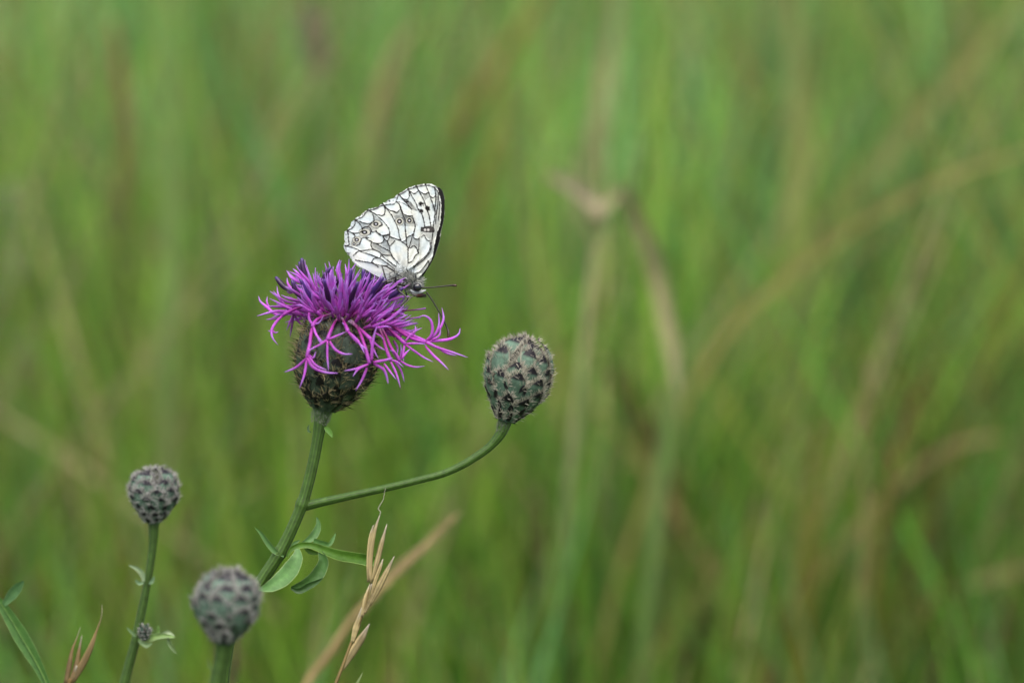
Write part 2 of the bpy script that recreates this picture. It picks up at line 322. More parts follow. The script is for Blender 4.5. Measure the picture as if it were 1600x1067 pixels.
# ------------------------------------------------------------------ knapweed: flower head, buds, stems, leaves
PROF_T = [0, .04, .1, .2, .33, .48, .62, .76, .88, .96, 1.0]
PROF_R = [.25, .31, .43, .63, .86, .99, 1.0, .93, .73, .46, .1]
def head_frame(base, top):
    z = norm(top-base); x = norm(np.cross(UP+.3*FWD, z)); x = norm(np.cross(FWD, z)); x = -x if x[0] < 0 else x
    y = np.cross(z, x); M = Matrix.Identity(4)
    for i, a in enumerate((x, y, z)):
        for k in range(3): M[k][i] = a[k]
    for k in range(3): M[k][3] = base[k]
    return M
def bract_mesh(H, Rm, prof_r, t0, t1, hw, rows_seed, look):
    rg = np.random.default_rng(rows_seed); nv, us = 10, np.array([-1, -.82, -.6, -.3, 0, .3, .6, .82, 1])
    prof = lambda t: np.interp(t, PROF_T, prof_r)*Rm
    green, black, margin, tan = [lin(c) for c in look['cols']]
    V, C = [], []
    vs_ = np.array([0, .15, .3, .44, .56, .67, .76, .84, .92, 1.0])
    wv = np.interp(vs_, [0, .3, .55, .75, .88, 1], [.85, 1, .95, .72, .42, .1])
    lift = lambda v: .0003 + .00085*v**1.8
    def pt(v, u, wmul=1.0, out=0.0):
        t = max(t0 + (t1-t0)*v, .002); ww = np.interp(v, vs_, wv)*hw*wmul
        r = float(prof(min(t, 1.0))) + lift(v) + out + .0004*(1-u*u)*min(1, Rm/.006)
        a = u*ww/max(float(prof(min(max(t, .1), .93))), Rm*.25)
        return np.array([math.sin(a)*r, -math.cos(a)*r, min(t, 1.03)*H + .0003*v])
    for v in vs_:
        for u in us:
            V.append(pt(v, u))
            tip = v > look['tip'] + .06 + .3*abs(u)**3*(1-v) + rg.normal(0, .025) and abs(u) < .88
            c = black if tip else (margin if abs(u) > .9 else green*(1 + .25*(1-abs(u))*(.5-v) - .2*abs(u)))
            C.append(np.asarray(c)*rg.uniform(.85, 1.15))
    k = len(us); F = [(i*k+j, i*k+j+1, (i+1)*k+j+1, (i+1)*k+j) for i in range(nv-1) for j in range(k-1)]; m = [0]*len(F)
    nb = look['bristles']
    for q in range(nb):
        s = rg.random()**.7; sd = rg.choice([-1, 1]); v = .45 + .55*s
        uu = sd*1.0 if q % 10 else rg.uniform(-1, 1); v = v if q % 10 else rg.uniform(.76, 1.0)
        a = pt(v-.012, uu); b = pt(v+.014, uu); c0 = (a+b)/2
        L = look['len']*rg.uniform(.6, 1.25)
        side = np.array([sd, 0, 0])*(1.0-.75*s); outv = norm(np.array([c0[0]*.3, c0[1], 0])); upv = np.array([0, 0, 1.0])
        dr = norm(side*rg.uniform(.5, 1.1) + outv*rg.uniform(.0, .75)*look['out'] + upv*rg.uniform(.1, 1.0) + rg.normal(0, .15, 3))
        wdt = norm(np.cross(dr, outv))*look['bw']; i0 = len(V)
        mid = c0 + dr*L*.55; e = c0 + dr*L + outv*L*.2*look['out'] + rg.normal(0, .08, 3)*L
        V += [c0-wdt, c0+wdt, mid+wdt*.7, mid-wdt*.7, e]
        cc = tan*rg.uniform(.6, 1.2) if rg.random() > look['dark'] else black*1.6
        C += [cc*.6, cc*.6, cc, cc, cc*1.1]; F += [(i0, i0+1, i0+2, i0+3), (i0+3, i0+2, i0+4)]; m += [1, 1]
    return mesh_from('bract', np.array(V), F, np.array(C), m, [M_bract, M_bristle])
LOOK_FLOWER = dict(cols=[(60, 72, 58), (17, 13, 14), (82, 72, 50), (172, 156, 118)], bristles=40, len=.0027, out=1.0, bw=.00009, dark=.35, tip=.62)
LOOK_BUD = dict(cols=[(82, 106, 88), (22, 18, 23), (124, 120, 104), (200, 192, 174)], bristles=84, len=.0017, out=.5, bw=.00009, dark=.04, tip=.66)
LOOK_PALE = dict(cols=[(86, 108, 92), (26, 21, 30), (134, 136, 124), (190, 186, 180)], bristles=70, len=.0016, out=.45, bw=.00011, dark=.03, tip=.66)
def knap_head(name, parent, base, top, Rm, look, rows, per, closed=True, roll=0.0):
    fm = head_frame(base, top) @ Matrix.Rotation(roll, 4, 'Z'); H = float(np.linalg.norm(top-base))
    pr = np.array(PROF_R) if closed else np.interp(PROF_T, [0, .04, .1, .2, .33, .48, .62, .76, .88, .96, 1.0], [.27, .36, .5, .68, .87, .98, 1, .95, .83, .69, .5])
    # core
    th = np.linspace(0, 2*math.pi, 28, endpoint=False); ts = np.linspace(0, 1, 18); V = []
    for t_ in ts:
        r = np.interp(t_, PROF_T, pr)*Rm*.97
        V += [(r*math.cos(a), r*math.sin(a), t_*H) for a in th]
    F = [(i*28+j, i*28+(j+1) % 28, (i+1)*28+(j+1) % 28, (i+1)*28+j) for i in range(17) for j in range(28)] + [tuple(range(17*28, 18*28))]
    me = mesh_from(name, np.array(V), F, np.tile(lin((52, 54, 42)), (len(V), 1)), None, [M_bract])
    o = bpy.data.objects.new(name, me); o.matrix_local = WM[parent.name].inverted() @ fm; link(o, parent, fm)
    for r_ in range(rows):
        f = r_/(rows-1); t1 = .12 + .91*f**1.15; t0 = t1 - .34 + .10*(1-f)
        npr = per if r_ > 0 else per-2
        if closed and f > .75: npr = per-2 if f < .95 else per-5
        hw = math.pi*Rm*np.interp(t0*.35+t1*.65, PROF_T, pr)/npr*1.08
        me_ = [bract_mesh(H, Rm, pr, t0, t1, hw, 31*r_+k+per, dict(look, tip=look['tip'] - .2*max(0, .55-f)/.55)) for k in range(3)]  # larger black tips on lower rows: natural, and partly underside shade put into colour
        for j in range(npr):
            bo = bpy.data.objects.new('bract', me_[(j+r_) % 3]); link(bo, o)
            bo.rotation_euler = (random.gauss(0, .02), random.gauss(0, .02), 2*math.pi*(j + .5*(r_ % 2))/npr + random.gauss(0, .05) + .1*r_)
            z_ = random.uniform(.965, 1.05); bo.scale = (z_*random.uniform(.97, 1.03), z_, random.uniform(.965, 1.02))
    return o, fm, H
GREEN_STEM = lin((60, 86, 30)); WOOL = lin((104, 114, 94))
def stem_path(pts, d, dbot=None):
    W = [P(x, y, d) for x, y in pts]; b = W[-1]; a = W[-2]; dirv = norm(b-a)
    foot = b + dirv*(b[2]/max(-dirv[2], .7)); foot[2] = 0; foot = foot*.6 + b*.4; foot[2] = 0
    return np.array(W + [b*.55 + foot*.45, foot]), foot

# --- the flowering plant: stem, side branch with a bud, leaves
pts = [(505, 634), (500, 664), (492, 710), (483, 750), (473, 785), (458, 822), (438, 862), (412, 902), (384, 945), (360, 985), (350, 1030), (343, 1080)]
Wp, foot = stem_path(pts, 0)
plant = thing('knapweed_plant', 'knapweed with open purple flower and one bud on a side branch', 'knapweed', foot)
mb = MB(); path = spline(Wp, 110)
rad = np.interp(np.linspace(0, 1, 110), [0, .015, .05, .12, .35, .55, .8, 1], np.array([15.5, 14, 10, 8.1, 8.4, 9.3, 12, 15])*PX)
uu_ = np.linspace(0, 1, 110); rad = rad*(1 + .22*np.exp(-((uu_-.312)/.012)**2) + .16*np.exp(-((uu_-.465)/.012)**2))
cols = np.stack([WOOL*.75]*2 + [WOOL*.8] + [GREEN_STEM]*30)
mb.tube(path, rad, GREEN_STEM, 30, ribs=10, ribd=.07)
cc = np.vstack(mb.c); tpar = np.repeat(np.linspace(0, 1, 110), 30)[:, None]
wool = np.clip(1-(tpar-.0)/.07, 0, 1)*.7; mb.c = [cc*(1-wool) + WOOL*wool*(.8+.2*cc/GREEN_STEM.max())]
for x, y in [(474, 786), (441, 862)]:                      # pale swollen nodes
    pass
part('stem', mb, [M_stem], plant)
BD = [-1]*8 + [-.2, .6]
bp = [(791, 650), (784, 674), (768, 695), (740, 716), (700, 737), (650, 751), (600, 763), (545, 775), (500, 785), (470, 792)]
mb = MB(); mb.tube(spline([P(x, y, d_) for (x, y), d_ in zip(bp, BD)], 60), np.array([11.5, 8.0, 6.2, 5.8, 5.4, 5.2, 5.4, 5.6, 6.4, 7.5])*PX, GREEN_STEM*1.05, 20, ribs=8, ribd=.07)
cc = np.vstack(mb.c); tp = np.repeat(np.linspace(0, 1, 60), 20)[:, None]; k1 = np.clip(1-tp/.08, 0, 1)*.7; k2 = np.clip((tp-.95)/.05, 0, 1)*.5
mb.c = [cc*(1-k1-k2) + WOOL*k1 + lin((104, 118, 56))*k2]; part('branch', mb, [M_stem], plant)
# wool hairs on the neck below flower and bud
def neck_wool(parent, base, axis, rad0, rad1, Hn, n, col):
    mb = MB(); a = norm(np.cross(axis, FWD)); b = np.cross(axis, a)
    for i in range(n):
        th = rng.random()*6.283; s = rng.random(); o_ = norm(math.cos(th)*a + math.sin(th)*b); c = base - axis*Hn*s + o_*(rad0*(1-s)+rad1*s)
        e = c + norm(o_*rng.uniform(.3, 1) + axis*rng.normal(0, .8) + np.cross(axis, o_)*rng.normal(0, .8))*rng.uniform(.0004, .0011)
        wv = norm(np.cross(e-c, FWD))*.00004; mb.add([c-wv, c+wv, e], [(0, 1, 2)], col*rng.uniform(.7, 1.2))
    part('wool', mb, [M_fur], parent, kind='stuff')

base, top = P(504, 640, 0), P(541, 498, -1.0)
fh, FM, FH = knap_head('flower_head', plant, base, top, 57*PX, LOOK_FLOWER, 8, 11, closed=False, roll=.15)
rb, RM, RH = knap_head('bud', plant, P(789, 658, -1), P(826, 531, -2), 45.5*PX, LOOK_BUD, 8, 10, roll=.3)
neck_wool(plant, base, norm(top-base), 15.5*PX, 12*PX, 22*PX, 500, lin((140, 142, 126)))
neck_wool(plant, P(787, 661, -1), norm(P(827, 526, -1)-P(787, 661, -1)), 10*PX, 7*PX, 15*PX, 260, lin((140, 142, 126)))

# leaves of the flowering plant
cl = crop(380, 780, 6.668)
LF, LE = lin((80, 122, 56)), lin((146, 168, 110)); LU = lin((96, 138, 74)); LD = lin((80, 120, 34))
def lobe(mb, cpts, hw, d0, d1, col, edge=None, f=cl, sc=6.668, **kw):
    q = f(cpts); ds = np.linspace(d0, d1, len(q)); s = PX*(S0+d0*.001)/S0
    mb.blade([P(x, y, d) for (x, y), d in zip(q, ds)], np.array(hw)/sc*s, col, edge if edge is not None else col*1.5, **kw)
mb = MB()
lobe(mb, [(455, 600), (500, 520), (600, 478), (720, 482), (850, 530), (1000, 580), (1150, 605), (1300, 632), (1400, 650), (1450, 668)], [12, 24, 30, 32, 44, 56, 56, 60, 44, 6], -2, -1, LD, lin((150, 180, 96)), n=36, wav=.1, fold=.3)
lobe(mb, [(565, 515), (560, 600), (500, 720), (400, 830), (280, 905), (140, 945)], [22, 62, 88, 86, 60, 5], -3, -9, LU*.95, LE, n=26, wav=.12, fold=.15, rib=LU*1.12)
lobe(mb, [(800, 545), (835, 640), (790, 760), (680, 870), (560, 920), (500, 925)], [24, 54, 70, 66, 46, 20], -1.5, -4, LF*.75, LE*.7, n=22, fold=.5)
lobe(mb, [(500, 925), (570, 955), (690, 900), (770, 860), (830, 820)], [10, 30, 34, 22, 4], -4.5, -4.8, LF*.5, LF*.7, n=14, fold=.5)
lobe(mb, [(590, 478), (680, 425), (740, 370), (772, 310), (782, 250), (765, 185)], [16, 34, 44, 38, 24, 8], -1, 1, LU*.85, LE*.8, n=18, fold=.4)
lobe(mb, [(735, 430), (840, 462), (895, 470), (935, 415), (962, 355)], [26, 28, 22, 18, 5], -1, 2, LF, LU, n=14)
lobe(mb, [(640, 500), (700, 545), (780, 565)], [14, 30, 12], 1, 1, LD, n=8)
lobe(mb, [(495, 505), (540, 455), (592, 424)], [14, 22, 5], 0, 1.5, LU*1.1, LE, n=9)
part('leaf', mb, [M_leaf], plant)
mb = MB(); lobe(mb, [(425, 595), (335, 545), (255, 455), (185, 355), (118, 288)], [9, 28, 28, 18, 2], -1.5, -3, LU*.9, LE, n=18, fold=.45); part('leaf', mb, [M_leaf], plant)
c2 = crop(440, 620, 4.45)
mb = MB(); lobe(mb, [(296, 210), (315, 225), (338, 250), (352, 282)], [6, 17, 17, 2], -1, -2, lin((104, 150, 56)), LE, f=c2, sc=4.45, n=10); part('leaf', mb, [M_leaf], plant)
mb = MB(); lobe(mb, [(205, 245), (190, 240), (184, 215), (192, 192)], [4, 8, 8, 2], 0, 1, LF*.6, LE, f=c2, sc=4.45, n=8); part('leaf', mb, [M_leaf], plant)

# --- florets
PK, PK2, LIL, PALEV = lin((178, 58, 170)), lin((186, 88, 196)), lin((184, 122, 212)), lin((196, 168, 200))
MAG, DKP, DKB = lin((140, 26, 108)), lin((38, 10, 46)), lin((52, 26, 84))
def floret(lobes, tube=None, anther=None, style=None, name='floret'):
    """lobes, tube, anther: lists of world-point polylines"""
    mb = MB()
    if tube is not None: mb.tube(spline(tube, 9), np.array([.3, .34, .44, .54])*.001, np.stack([PALEV*.8, MAG, PK, PK2]), 6)
    for L in lobes:
        p = spline(L, 13); c = PK2*random.uniform(.72, 1.25); wl = LIL*random.uniform(.8, 1.2) if random.random() > .08 else lin((120, 84, 90)); ln = np.linalg.norm(np.diff(p, axis=0), axis=1).sum()
        wd = random.uniform(.29, .41)*.001*min(1.15, .62+ln/.022)
        mb.tube(p, np.array([.75, 1, 1.05, .95, .8, .5, .12])*wd, np.stack([PK, c, c*1.05, LIL*1.05, wl]), 6, flat=.45)
    if anther is not None:
        c = random.choice([DKP, DKP*1.2, DKB]); mb.tube(spline(anther, 10), np.array([.55, .8, .95, .9, .75, .45])*.00082, np.stack([PALEV*.7, c, c, c*1.3, DKB*1.5]), 7, m=1)
    if style is not None: mb.tube(spline(style, 9), np.array([.22, .2, .24])*.001, np.stack([MAG, MAG*.7, LIL]), 5)
    return part(name, mb, [M_petal, M_anther], fh)
def pl(f, pts, d0, d1): 
    if f is A1: d0, d1 = d0-2.6, d1-2.6
    q = f(pts); return [P(x, y, d) for (x, y), d in zip(q, np.linspace(d0, d1, len(q)))]
A6 = crop(400, 400, 7.625); A7 = crop(500, 400, 7.625); A8 = crop(600, 460, 6.67); A1 = crop(440, 480, 5.93)
# left rays
floret([pl(A6, [(310, 712), (220, 685), (120, 600), (50, 540), (30, 478)], 1, 3), pl(A6, [(290, 735), (200, 750), (118, 757)], 1, 4),
        pl(A6, [(310, 715), (235, 795), (188, 880), (195, 970), (265, 1062)], 0, -2), pl(A6, [(200, 890), (225, 915), (270, 900)], -1, -2), pl(A6, [(205, 880), (180, 895), (140, 890)], -1, 0)],
       pl(A6, [(860, 640), (640, 590), (500, 620), (400, 660), (300, 718)], -2, 1))
floret([pl(A6, [(430, 605), (300, 608), (160, 604), (75, 626)], 3, 6), pl(A6, [(420, 600), (345, 590), (270, 500), (165, 418)], 3, 6),
        pl(A6, [(480, 575), (340, 530), (260, 480), (205, 415)], 2, 5), pl(A6, [(350, 590), (310, 540), (262, 450), (250, 355)], 3, 7), pl(A6, [(160, 610), (130, 550), (135, 480)], 5, 8)],
       pl(A6, [(860, 640), (640, 555), (540, 570), (420, 608)], -1, 3))
floret([pl(A6, [(450, 665), (490, 760), (560, 815), (610, 820)], 7, 8), pl(A6, [(465, 670), (540, 730), (640, 765)], 7, 7), pl(A6, [(450, 690), (400, 800), (362, 890)], 7, 9),
        pl(A6, [(448, 690), (425, 850), (405, 965)], 7, 10)], pl(A6, [(800, 620), (620, 590), (500, 600), (450, 665)], 2, 7))
floret([pl(A6, [(440, 410), (380, 330), (370, 260)], 0, 2), pl(A6, [(440, 430), (400, 440), (350, 390)], 0, 2), pl(A6, [(470, 430), (430, 330), (425, 280)], 0, 1)],
       pl(A6, [(800, 600), (600, 520), (440, 415)], 0, 0), pl(A6, [(440, 415), (335, 370), (280, 310), (236, 252)], 0, 1))
# right rays
floret([pl(A8, [(430, 490), (492, 430), (505, 340), (480, 260), (420, 222), (340, 246)], -4, -5), pl(A8, [(450, 480), (530, 420), (570, 330), (570, 195)], -4, -3),
        pl(A8, [(470, 475), (560, 385), (620, 260), (604, 138)], -4, -1), pl(A8, [(450, 490), (560, 482), (700, 462), (780, 412), (794, 352)], -4, -2),
        pl(A8, [(430, 500), (560, 555), (720, 606), (872, 656)], -4, -6), pl(A8, [(430, 540), (520, 640), (600, 712), (672, 785)], -4, -8), pl(A8, [(500, 475), (575, 430), (592, 365)], -4, -4)],
       pl(A8, [(-80, 240), (60, 310), (160, 385), (300, 462), (430, 500)], -4, -4))
floret([pl(A8, [(560, 545), (640, 605), (760, 640)], -4, -3), pl(A8, [(300, 430), (420, 480), (560, 550)], -4, -4)], pl(A8, [(-60, 250), (80, 330), (200, 390), (300, 430)], -2, -4))
floret([pl(A8, [(225, 525), (330, 600), (420, 660), (512, 702)], -6, -8), pl(A8, [(230, 515), (330, 512), (430, 515)], -6, -5), pl(A8, [(220, 490), (300, 400), (395, 348)], -5, -3),
        pl(A8, [(215, 520), (200, 620), (205, 700)], -6, -8), pl(A8, [(290, 430), (330, 370), (322, 320)], -4, -3)], pl(A8, [(-60, 260), (40, 350), (140, 440), (225, 520)], -3, -6))
floret([pl(A8, [(165, 690), (240, 735), (330, 757), (428, 746)], -8, -9), pl(A8, [(180, 670), (230, 610), (270, 570)], -8, -7), pl(A8, [(165, 680), (180, 610), (175, 520)], -8, -9), pl(A8, [(150, 690), (100, 600), (60, 580)], -8, -10)],
       pl(A8, [(-70, 280), (10, 410), (70, 550), (165, 690)], -3, -8))
floret([pl(A8, [(0, 720), (60, 800), (132, 892)], -9, -11), pl(A8, [(70, 700), (130, 830), (176, 992)], -9, -11), pl(A8, [(110, 690), (180, 800), (212, 912)], -9, -8), pl(A8, [(-10, 760), (26, 850), (42, 930)], -10, -12),
        pl(A8, [(60, 680), (130, 700), (205, 760)], -9, -9)], pl(A8, [(-80, 280), (-20, 420), (20, 560), (70, 690)], -4, -9))
floret([pl(A8, [(130, 470), (240, 380), (330, 385)], 2, 4), pl(A8, [(130, 400), (220, 300), (290, 292)], 3, 5), pl(A8, [(100, 480), (140, 560), (135, 650)], 0, -2)], pl(A8, [(-60, 260), (30, 330), (120, 440)], 0, 2),
       style=pl(A8, [(-40, 250), (120, 250), (250, 252), (380, 238)], 0, 1))
floret([pl(A8, [(60, 190), (150, 130), (220, 135)], 0, 2), pl(A8, [(60, 210), (160, 200), (250, 225)], -2, -3), pl(A8, [(40, 160), (120, 80), (190, 60)], 1, 4)], pl(A8, [(-260, 330), (-100, 260), (60, 200)], 0, 0),
       style=pl(A8, [(80, 180), (230, 168), (330, 160), (435, 146)], 0, 1))
# rays hanging over the involucre
floret([pl(A1, [(425, 305), (350, 350), (290, 380), (238, 412)], -12, -14), pl(A1, [(425, 310), (424, 450), (436, 592)], -12.5, -14), pl(A1, [(445, 315), (495, 390), (570, 432), (656, 434)], -12.5, -14.5),
        pl(A1, [(420, 300), (370, 330), (320, 260)], -12, -12), pl(A1, [(430, 300), (520, 262), (612, 222)], -12, -12)], pl(A1, [(540, 90), (500, 130), (460, 210), (425, 300)], -5, -12))
floret([pl(A1, [(615, 225), (700, 320), (800, 400)], -12, -13), pl(A1, [(615, 225), (720, 330), (770, 430)], -12, -13.5), pl(A1, [(600, 215), (585, 170), (560, 140)], -11, -9)], pl(A1, [(560, 100), (585, 150), (615, 225)], -6, -12))
floret([pl(A1, [(235, 470), (130, 560), (24, 602)], -12.5, -11), pl(A1, [(232, 490), (212, 620), (164, 756)], -13, -13.5), pl(A1, [(232, 460), (285, 550), (400, 602), (522, 612)], -13, -15),
        pl(A1, [(240, 440), (320, 540), (425, 582)], -13, -14.5), pl(A1, [(240, 430), (290, 470), (318, 410)], -12.5, -12)], pl(A1, [(480, 70), (340, 130), (285, 190), (265, 320), (236, 460)], -4, -13))
floret([pl(A1, [(255, 50), (256, 110), (290, 155), (345, 145), (392, 70)], -7, -9), pl(A1, [(290, 170), (330, 270), (395, 335)], -9, -12)], pl(A1, [(480, 60), (400, 80), (320, 120), (285, 180)], -4, -9))
floret([pl(A1, [(810, 525), (700, 568), (578, 590)], -13, -14), pl(A1, [(805, 530), (705, 580), (658, 642)], -13, -14.5), pl(A1, [(790, 560), (752, 660), (686, 772)], -12.5, -13),
        pl(A1, [(850, 520), (945, 580), (992, 706)], -12, -11), pl(A1, [(835, 500), (838, 400), (856, 270), (882, 178)], -13, -14), pl(A1, [(850, 510), (960, 490), (1030, 470)], -12.5, -11)],
       pl(A1, [(620, 130), (700, 190), (760, 330), (815, 520)], -5, -13))
floret([pl(A1, [(830, 300), (900, 365), (960, 400)], -10, -10), pl(A1, [(820, 300), (850, 390), (900, 480)], -11, -12), pl(A1, [(870, 240), (920, 270), (945, 305)], -8, -8)], pl(A1, [(640, 120), (730, 205), (830, 300)], -5, -10.5))
# inner florets with dark anther tubes, traced (tip -> base) then a dome of further ones
RC = P(541, 505, -1)
tr = [(A6, [(545, 28), (565, 170), (645, 330)], 3), (A6, [(430, 290), (480, 430), (592, 525)], -4), (A6, [(892, 128), (815, 250), (795, 400), (835, 525)], -5), (A6, [(520, 70), (545, 200), (610, 330)], 4),
      (A7, [(262, 208), (205, 290), (160, 430)], 2), (A7, [(372, 148), (345, 280), (298, 412)], -2), (A7, [(514, 158), (520, 300), (500, 480)], -3), (A7, [(584, 128), (580, 250), (530, 400)], 2),
      (A7, [(682, 148), (645, 270), (560, 360)], 1), (A7, [(415, 470), (402, 540), (368, 628)], -8), (A7, [(645, 385), (612, 490), (535, 596)], -7), (A7, [(912, 340), (830, 430), (708, 512)], -4),
      (A7, [(990, 380), (900, 440), (760, 520)], -5), (A7, [(180, 380), (165, 440), (150, 470)], -6), (A7, [(330, 470), (300, 530), (275, 570)], -6)]
for f, pts_, d in tr:
    q = pl(f, pts_, d, d*.8); b_ = np.array(q[-1]); tip = np.array(q[0]); ax = norm(b_-RC); th = b_ - ax*.001
    lobes = []; side = norm(np.cross(ax, FWD))
    for k in range(5):
        a_ = k*1.2566 + random.random(); o_ = norm(side*math.cos(a_) + np.cross(ax, side)*math.sin(a_)); L = random.uniform(.006, .0095)
        lobes.append([th + o_*.0004, th + o_*.0013 + ax*L*.4, th + o_*.0020 + ax*L*.75, th + o_*random.uniform(.001, .0035) + ax*L])
    floret(lobes, [RC*.85 + th*.15, (RC+th)/2 + FWD*d*.0002, th], q[::-1], name='floret')
FZ = np.array(FM.to_3x3())[:, 2]; FX = np.array(FM.to_3x3())[:, 0]; FY = np.array(FM.to_3x3())[:, 1]
for k in range(36):
    u = (k+.5)/36; pa = R(8 + 66*u**.8); az = k*2.39996
    dv = norm(FZ*math.cos(pa) + (FX*math.cos(az) + FY*math.sin(az))*math.sin(pa)); b0 = RC - FZ*.002 + (dv - FZ*(dv@FZ))*.0045
    Lt = random.uniform(.0058, .0082); th = b0 + dv*Lt + FZ*.0008; side = norm(np.cross(dv, FWD+.1*FX)); lobes = []
    for j in range(5):
        a_ = j*1.2566 + k; o_ = norm(side*math.cos(a_) + np.cross(dv, side)*math.sin(a_)); L = random.uniform(.0055, .009)
        lobes.append([th + o_*.0004, th + o_*.0012 + dv*L*.4, th + o_*.0018 + dv*L*.75 + FZ*.0005, th + o_*random.uniform(.0008, .0036) + dv*L + FZ*.0012])
    an = None
    if k % 5 == 0: an = [th, th + dv*.0045 + FZ*.0006, th + dv*.0085 + FZ*.0024 + side*random.uniform(-.001, .001)]
    floret(lobes, [b0, b0*.5+th*.5, th], an)
for k in range(9):                                                  # ray florets on the far side of the head
    az = R(20 + 140*k/8); dv = norm((FX*math.cos(az) + FY*math.sin(az)) + FZ*random.uniform(-.05, .25)); side = norm(np.cross(dv, FZ))
    th = RC + dv*.012 - FZ*.001; lobes = []
    for j in range(5):
        o_ = side*math.sin((j-2)*.6) + FZ*random.uniform(-.5, .5); L = random.uniform(.009, .014)
        lobes.append([th, th + dv*L*.5 + o_*L*.2, th + dv*L*.8 + o_*L*.55 - FZ*.001])
    floret(lobes, [RC - FZ*.002, RC + dv*.006, th])

# --- other knapweed stems with buds
def bud_plant(label, base_px, top_px, d, Rpx, pts, hw, look, rows, per, roll):
    W, foot = stem_path(pts, d); s = PX*(S0+d*.001)/S0
    o = thing('knapweed_bud_stem', label, 'knapweed', foot); mb = MB(); n_ = 80
    mb.tube(spline(W, n_), np.array(hw)*s, GREEN_STEM*.85, 24, ribs=8, ribd=.07)
    cc = np.vstack(mb.c); tp = np.repeat(np.linspace(0, 1, n_), 24)[:, None]; k1 = np.clip(1-tp/.07, 0, 1)*.6; mb.c = [cc*(1-k1) + WOOL*k1]; part('stem', mb, [M_stem], o)
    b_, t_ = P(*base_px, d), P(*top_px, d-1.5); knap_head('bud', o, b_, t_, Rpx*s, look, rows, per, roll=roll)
    neck_wool(o, b_, norm(t_-b_), Rpx*.22*s, Rpx*.15*s, 20*s, 160, lin((140, 142, 126)))
    return o, s
lo, ls = bud_plant('slim knapweed stem with the smallest round grey-green bud', (239, 816), (241, 734), 34, 31.5,
          [(240, 808), (240, 832), (238, 860), (232, 900), (222, 950), (212, 1000), (200, 1045), (190, 1085)], [9.5, 7, 6, 5.6, 5.6, 6.2, 6.6, 7, 7.5, 8, 9, 10], LOOK_PALE, 7, 9, .5)
fo, fs = bud_plant('stout knapweed stem with woolly grey bud overlapping the leaf tip', (349, 1004), (360, 894), -58, 43.5,
          [(350, 996), (348, 1022), (342, 1050), (334, 1085), (326, 1120)], [14, 12, 10.5, 10.5, 11, 11.5, 12, 12.5, 13], LOOK_PALE, 8, 10, .9)
c5 = crop(0, 880, 5.333)
def bits(parent, d, lobes_):
    mb = MB()
    for pts_, hw, col in lobes_: lobe(mb, pts_, hw, d, d-1, lin(col), lin((190, 204, 170)), f=c5, sc=5.333, n=9, fold=.4)
    part('leaf', mb, [M_leaf], parent)
bits(lo, 31, [([(1195, 150), (1185, 90), (1150, 50), (1075, 15)], [12, 22, 18, 5], (150, 172, 130)), ([(1195, 160), (1160, 165), (1130, 140)], [8, 16, 6], (130, 160, 120))])
bits(lo, 31, [([(1240, 170), (1265, 150), (1285, 110)], [6, 16, 6], (130, 160, 120))])
bits(lo, 30, [([(1150, 640), (1240, 625), (1340, 600), (1455, 610)], [12, 26, 24, 8], (144, 176, 104)), ([(1400, 610), (1410, 660), (1440, 710), (1470, 750)], [8, 16, 14, 4], (86, 110, 58)),
              ([(1300, 610), (1320, 560), (1318, 520)], [8, 16, 5], (140, 178, 96)), ([(1160, 650), (1220, 680), (1265, 665)], [10, 22, 6], (150, 176, 120)), ([(1330, 600), (1400, 575), (1450, 600)], [6, 18, 6], (176, 192, 150))])
bits(lo, 30, [([(1130, 610), (1095, 570), (1058, 535)], [8, 14, 4], (130, 160, 110))])
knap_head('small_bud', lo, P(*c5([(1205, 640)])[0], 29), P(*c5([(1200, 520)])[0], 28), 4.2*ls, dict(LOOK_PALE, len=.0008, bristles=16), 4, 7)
bits(fo, -58, [([(1780, 900), (1745, 850), (1735, 800)], [6, 10, 3], (110, 140, 80))])

# --- leafy shoot at the left edge
d = 26; mid = c5([(-70, 250), (5, 335), (90, 465), (170, 600), (250, 735), (325, 870), (385, 1000), (420, 1100)])
W, foot = stem_path(mid, d); sh = thing('knapweed_leaf_shoot', 'forked smooth green leaf rising beside small brown spike', 'knapweed leaf', foot)
s = PX*(S0+d*.001)/S0
mb = MB(); mb.blade(W, np.array([3, 7, 10, 12, 11, 8, 6, 5, 5, 5])*s, lin((76, 116, 52)), lin((116, 148, 84)), n=50, fold=.3, twist=[0, .1, -.1, .2])
part('leaf_blade', mb, [M_leaf], sh); mb = MB(); lobe(mb, [(30, 345), (95, 265), (150, 200), (196, 148)], [20, 44, 40, 8], d, d-3, lin((88, 126, 76)), lin((124, 154, 104)), f=c5, sc=5.333, n=14, fold=.3); part('leaf_lobe', mb, [M_leaf], sh)
mb = MB(); mb.tube(spline(W, 50), np.array([.5, .9, 1.2, 1.4, 2.4, 3.4])*s, lin((84, 116, 52)), 8); part('midrib', mb, [M_stem], sh)

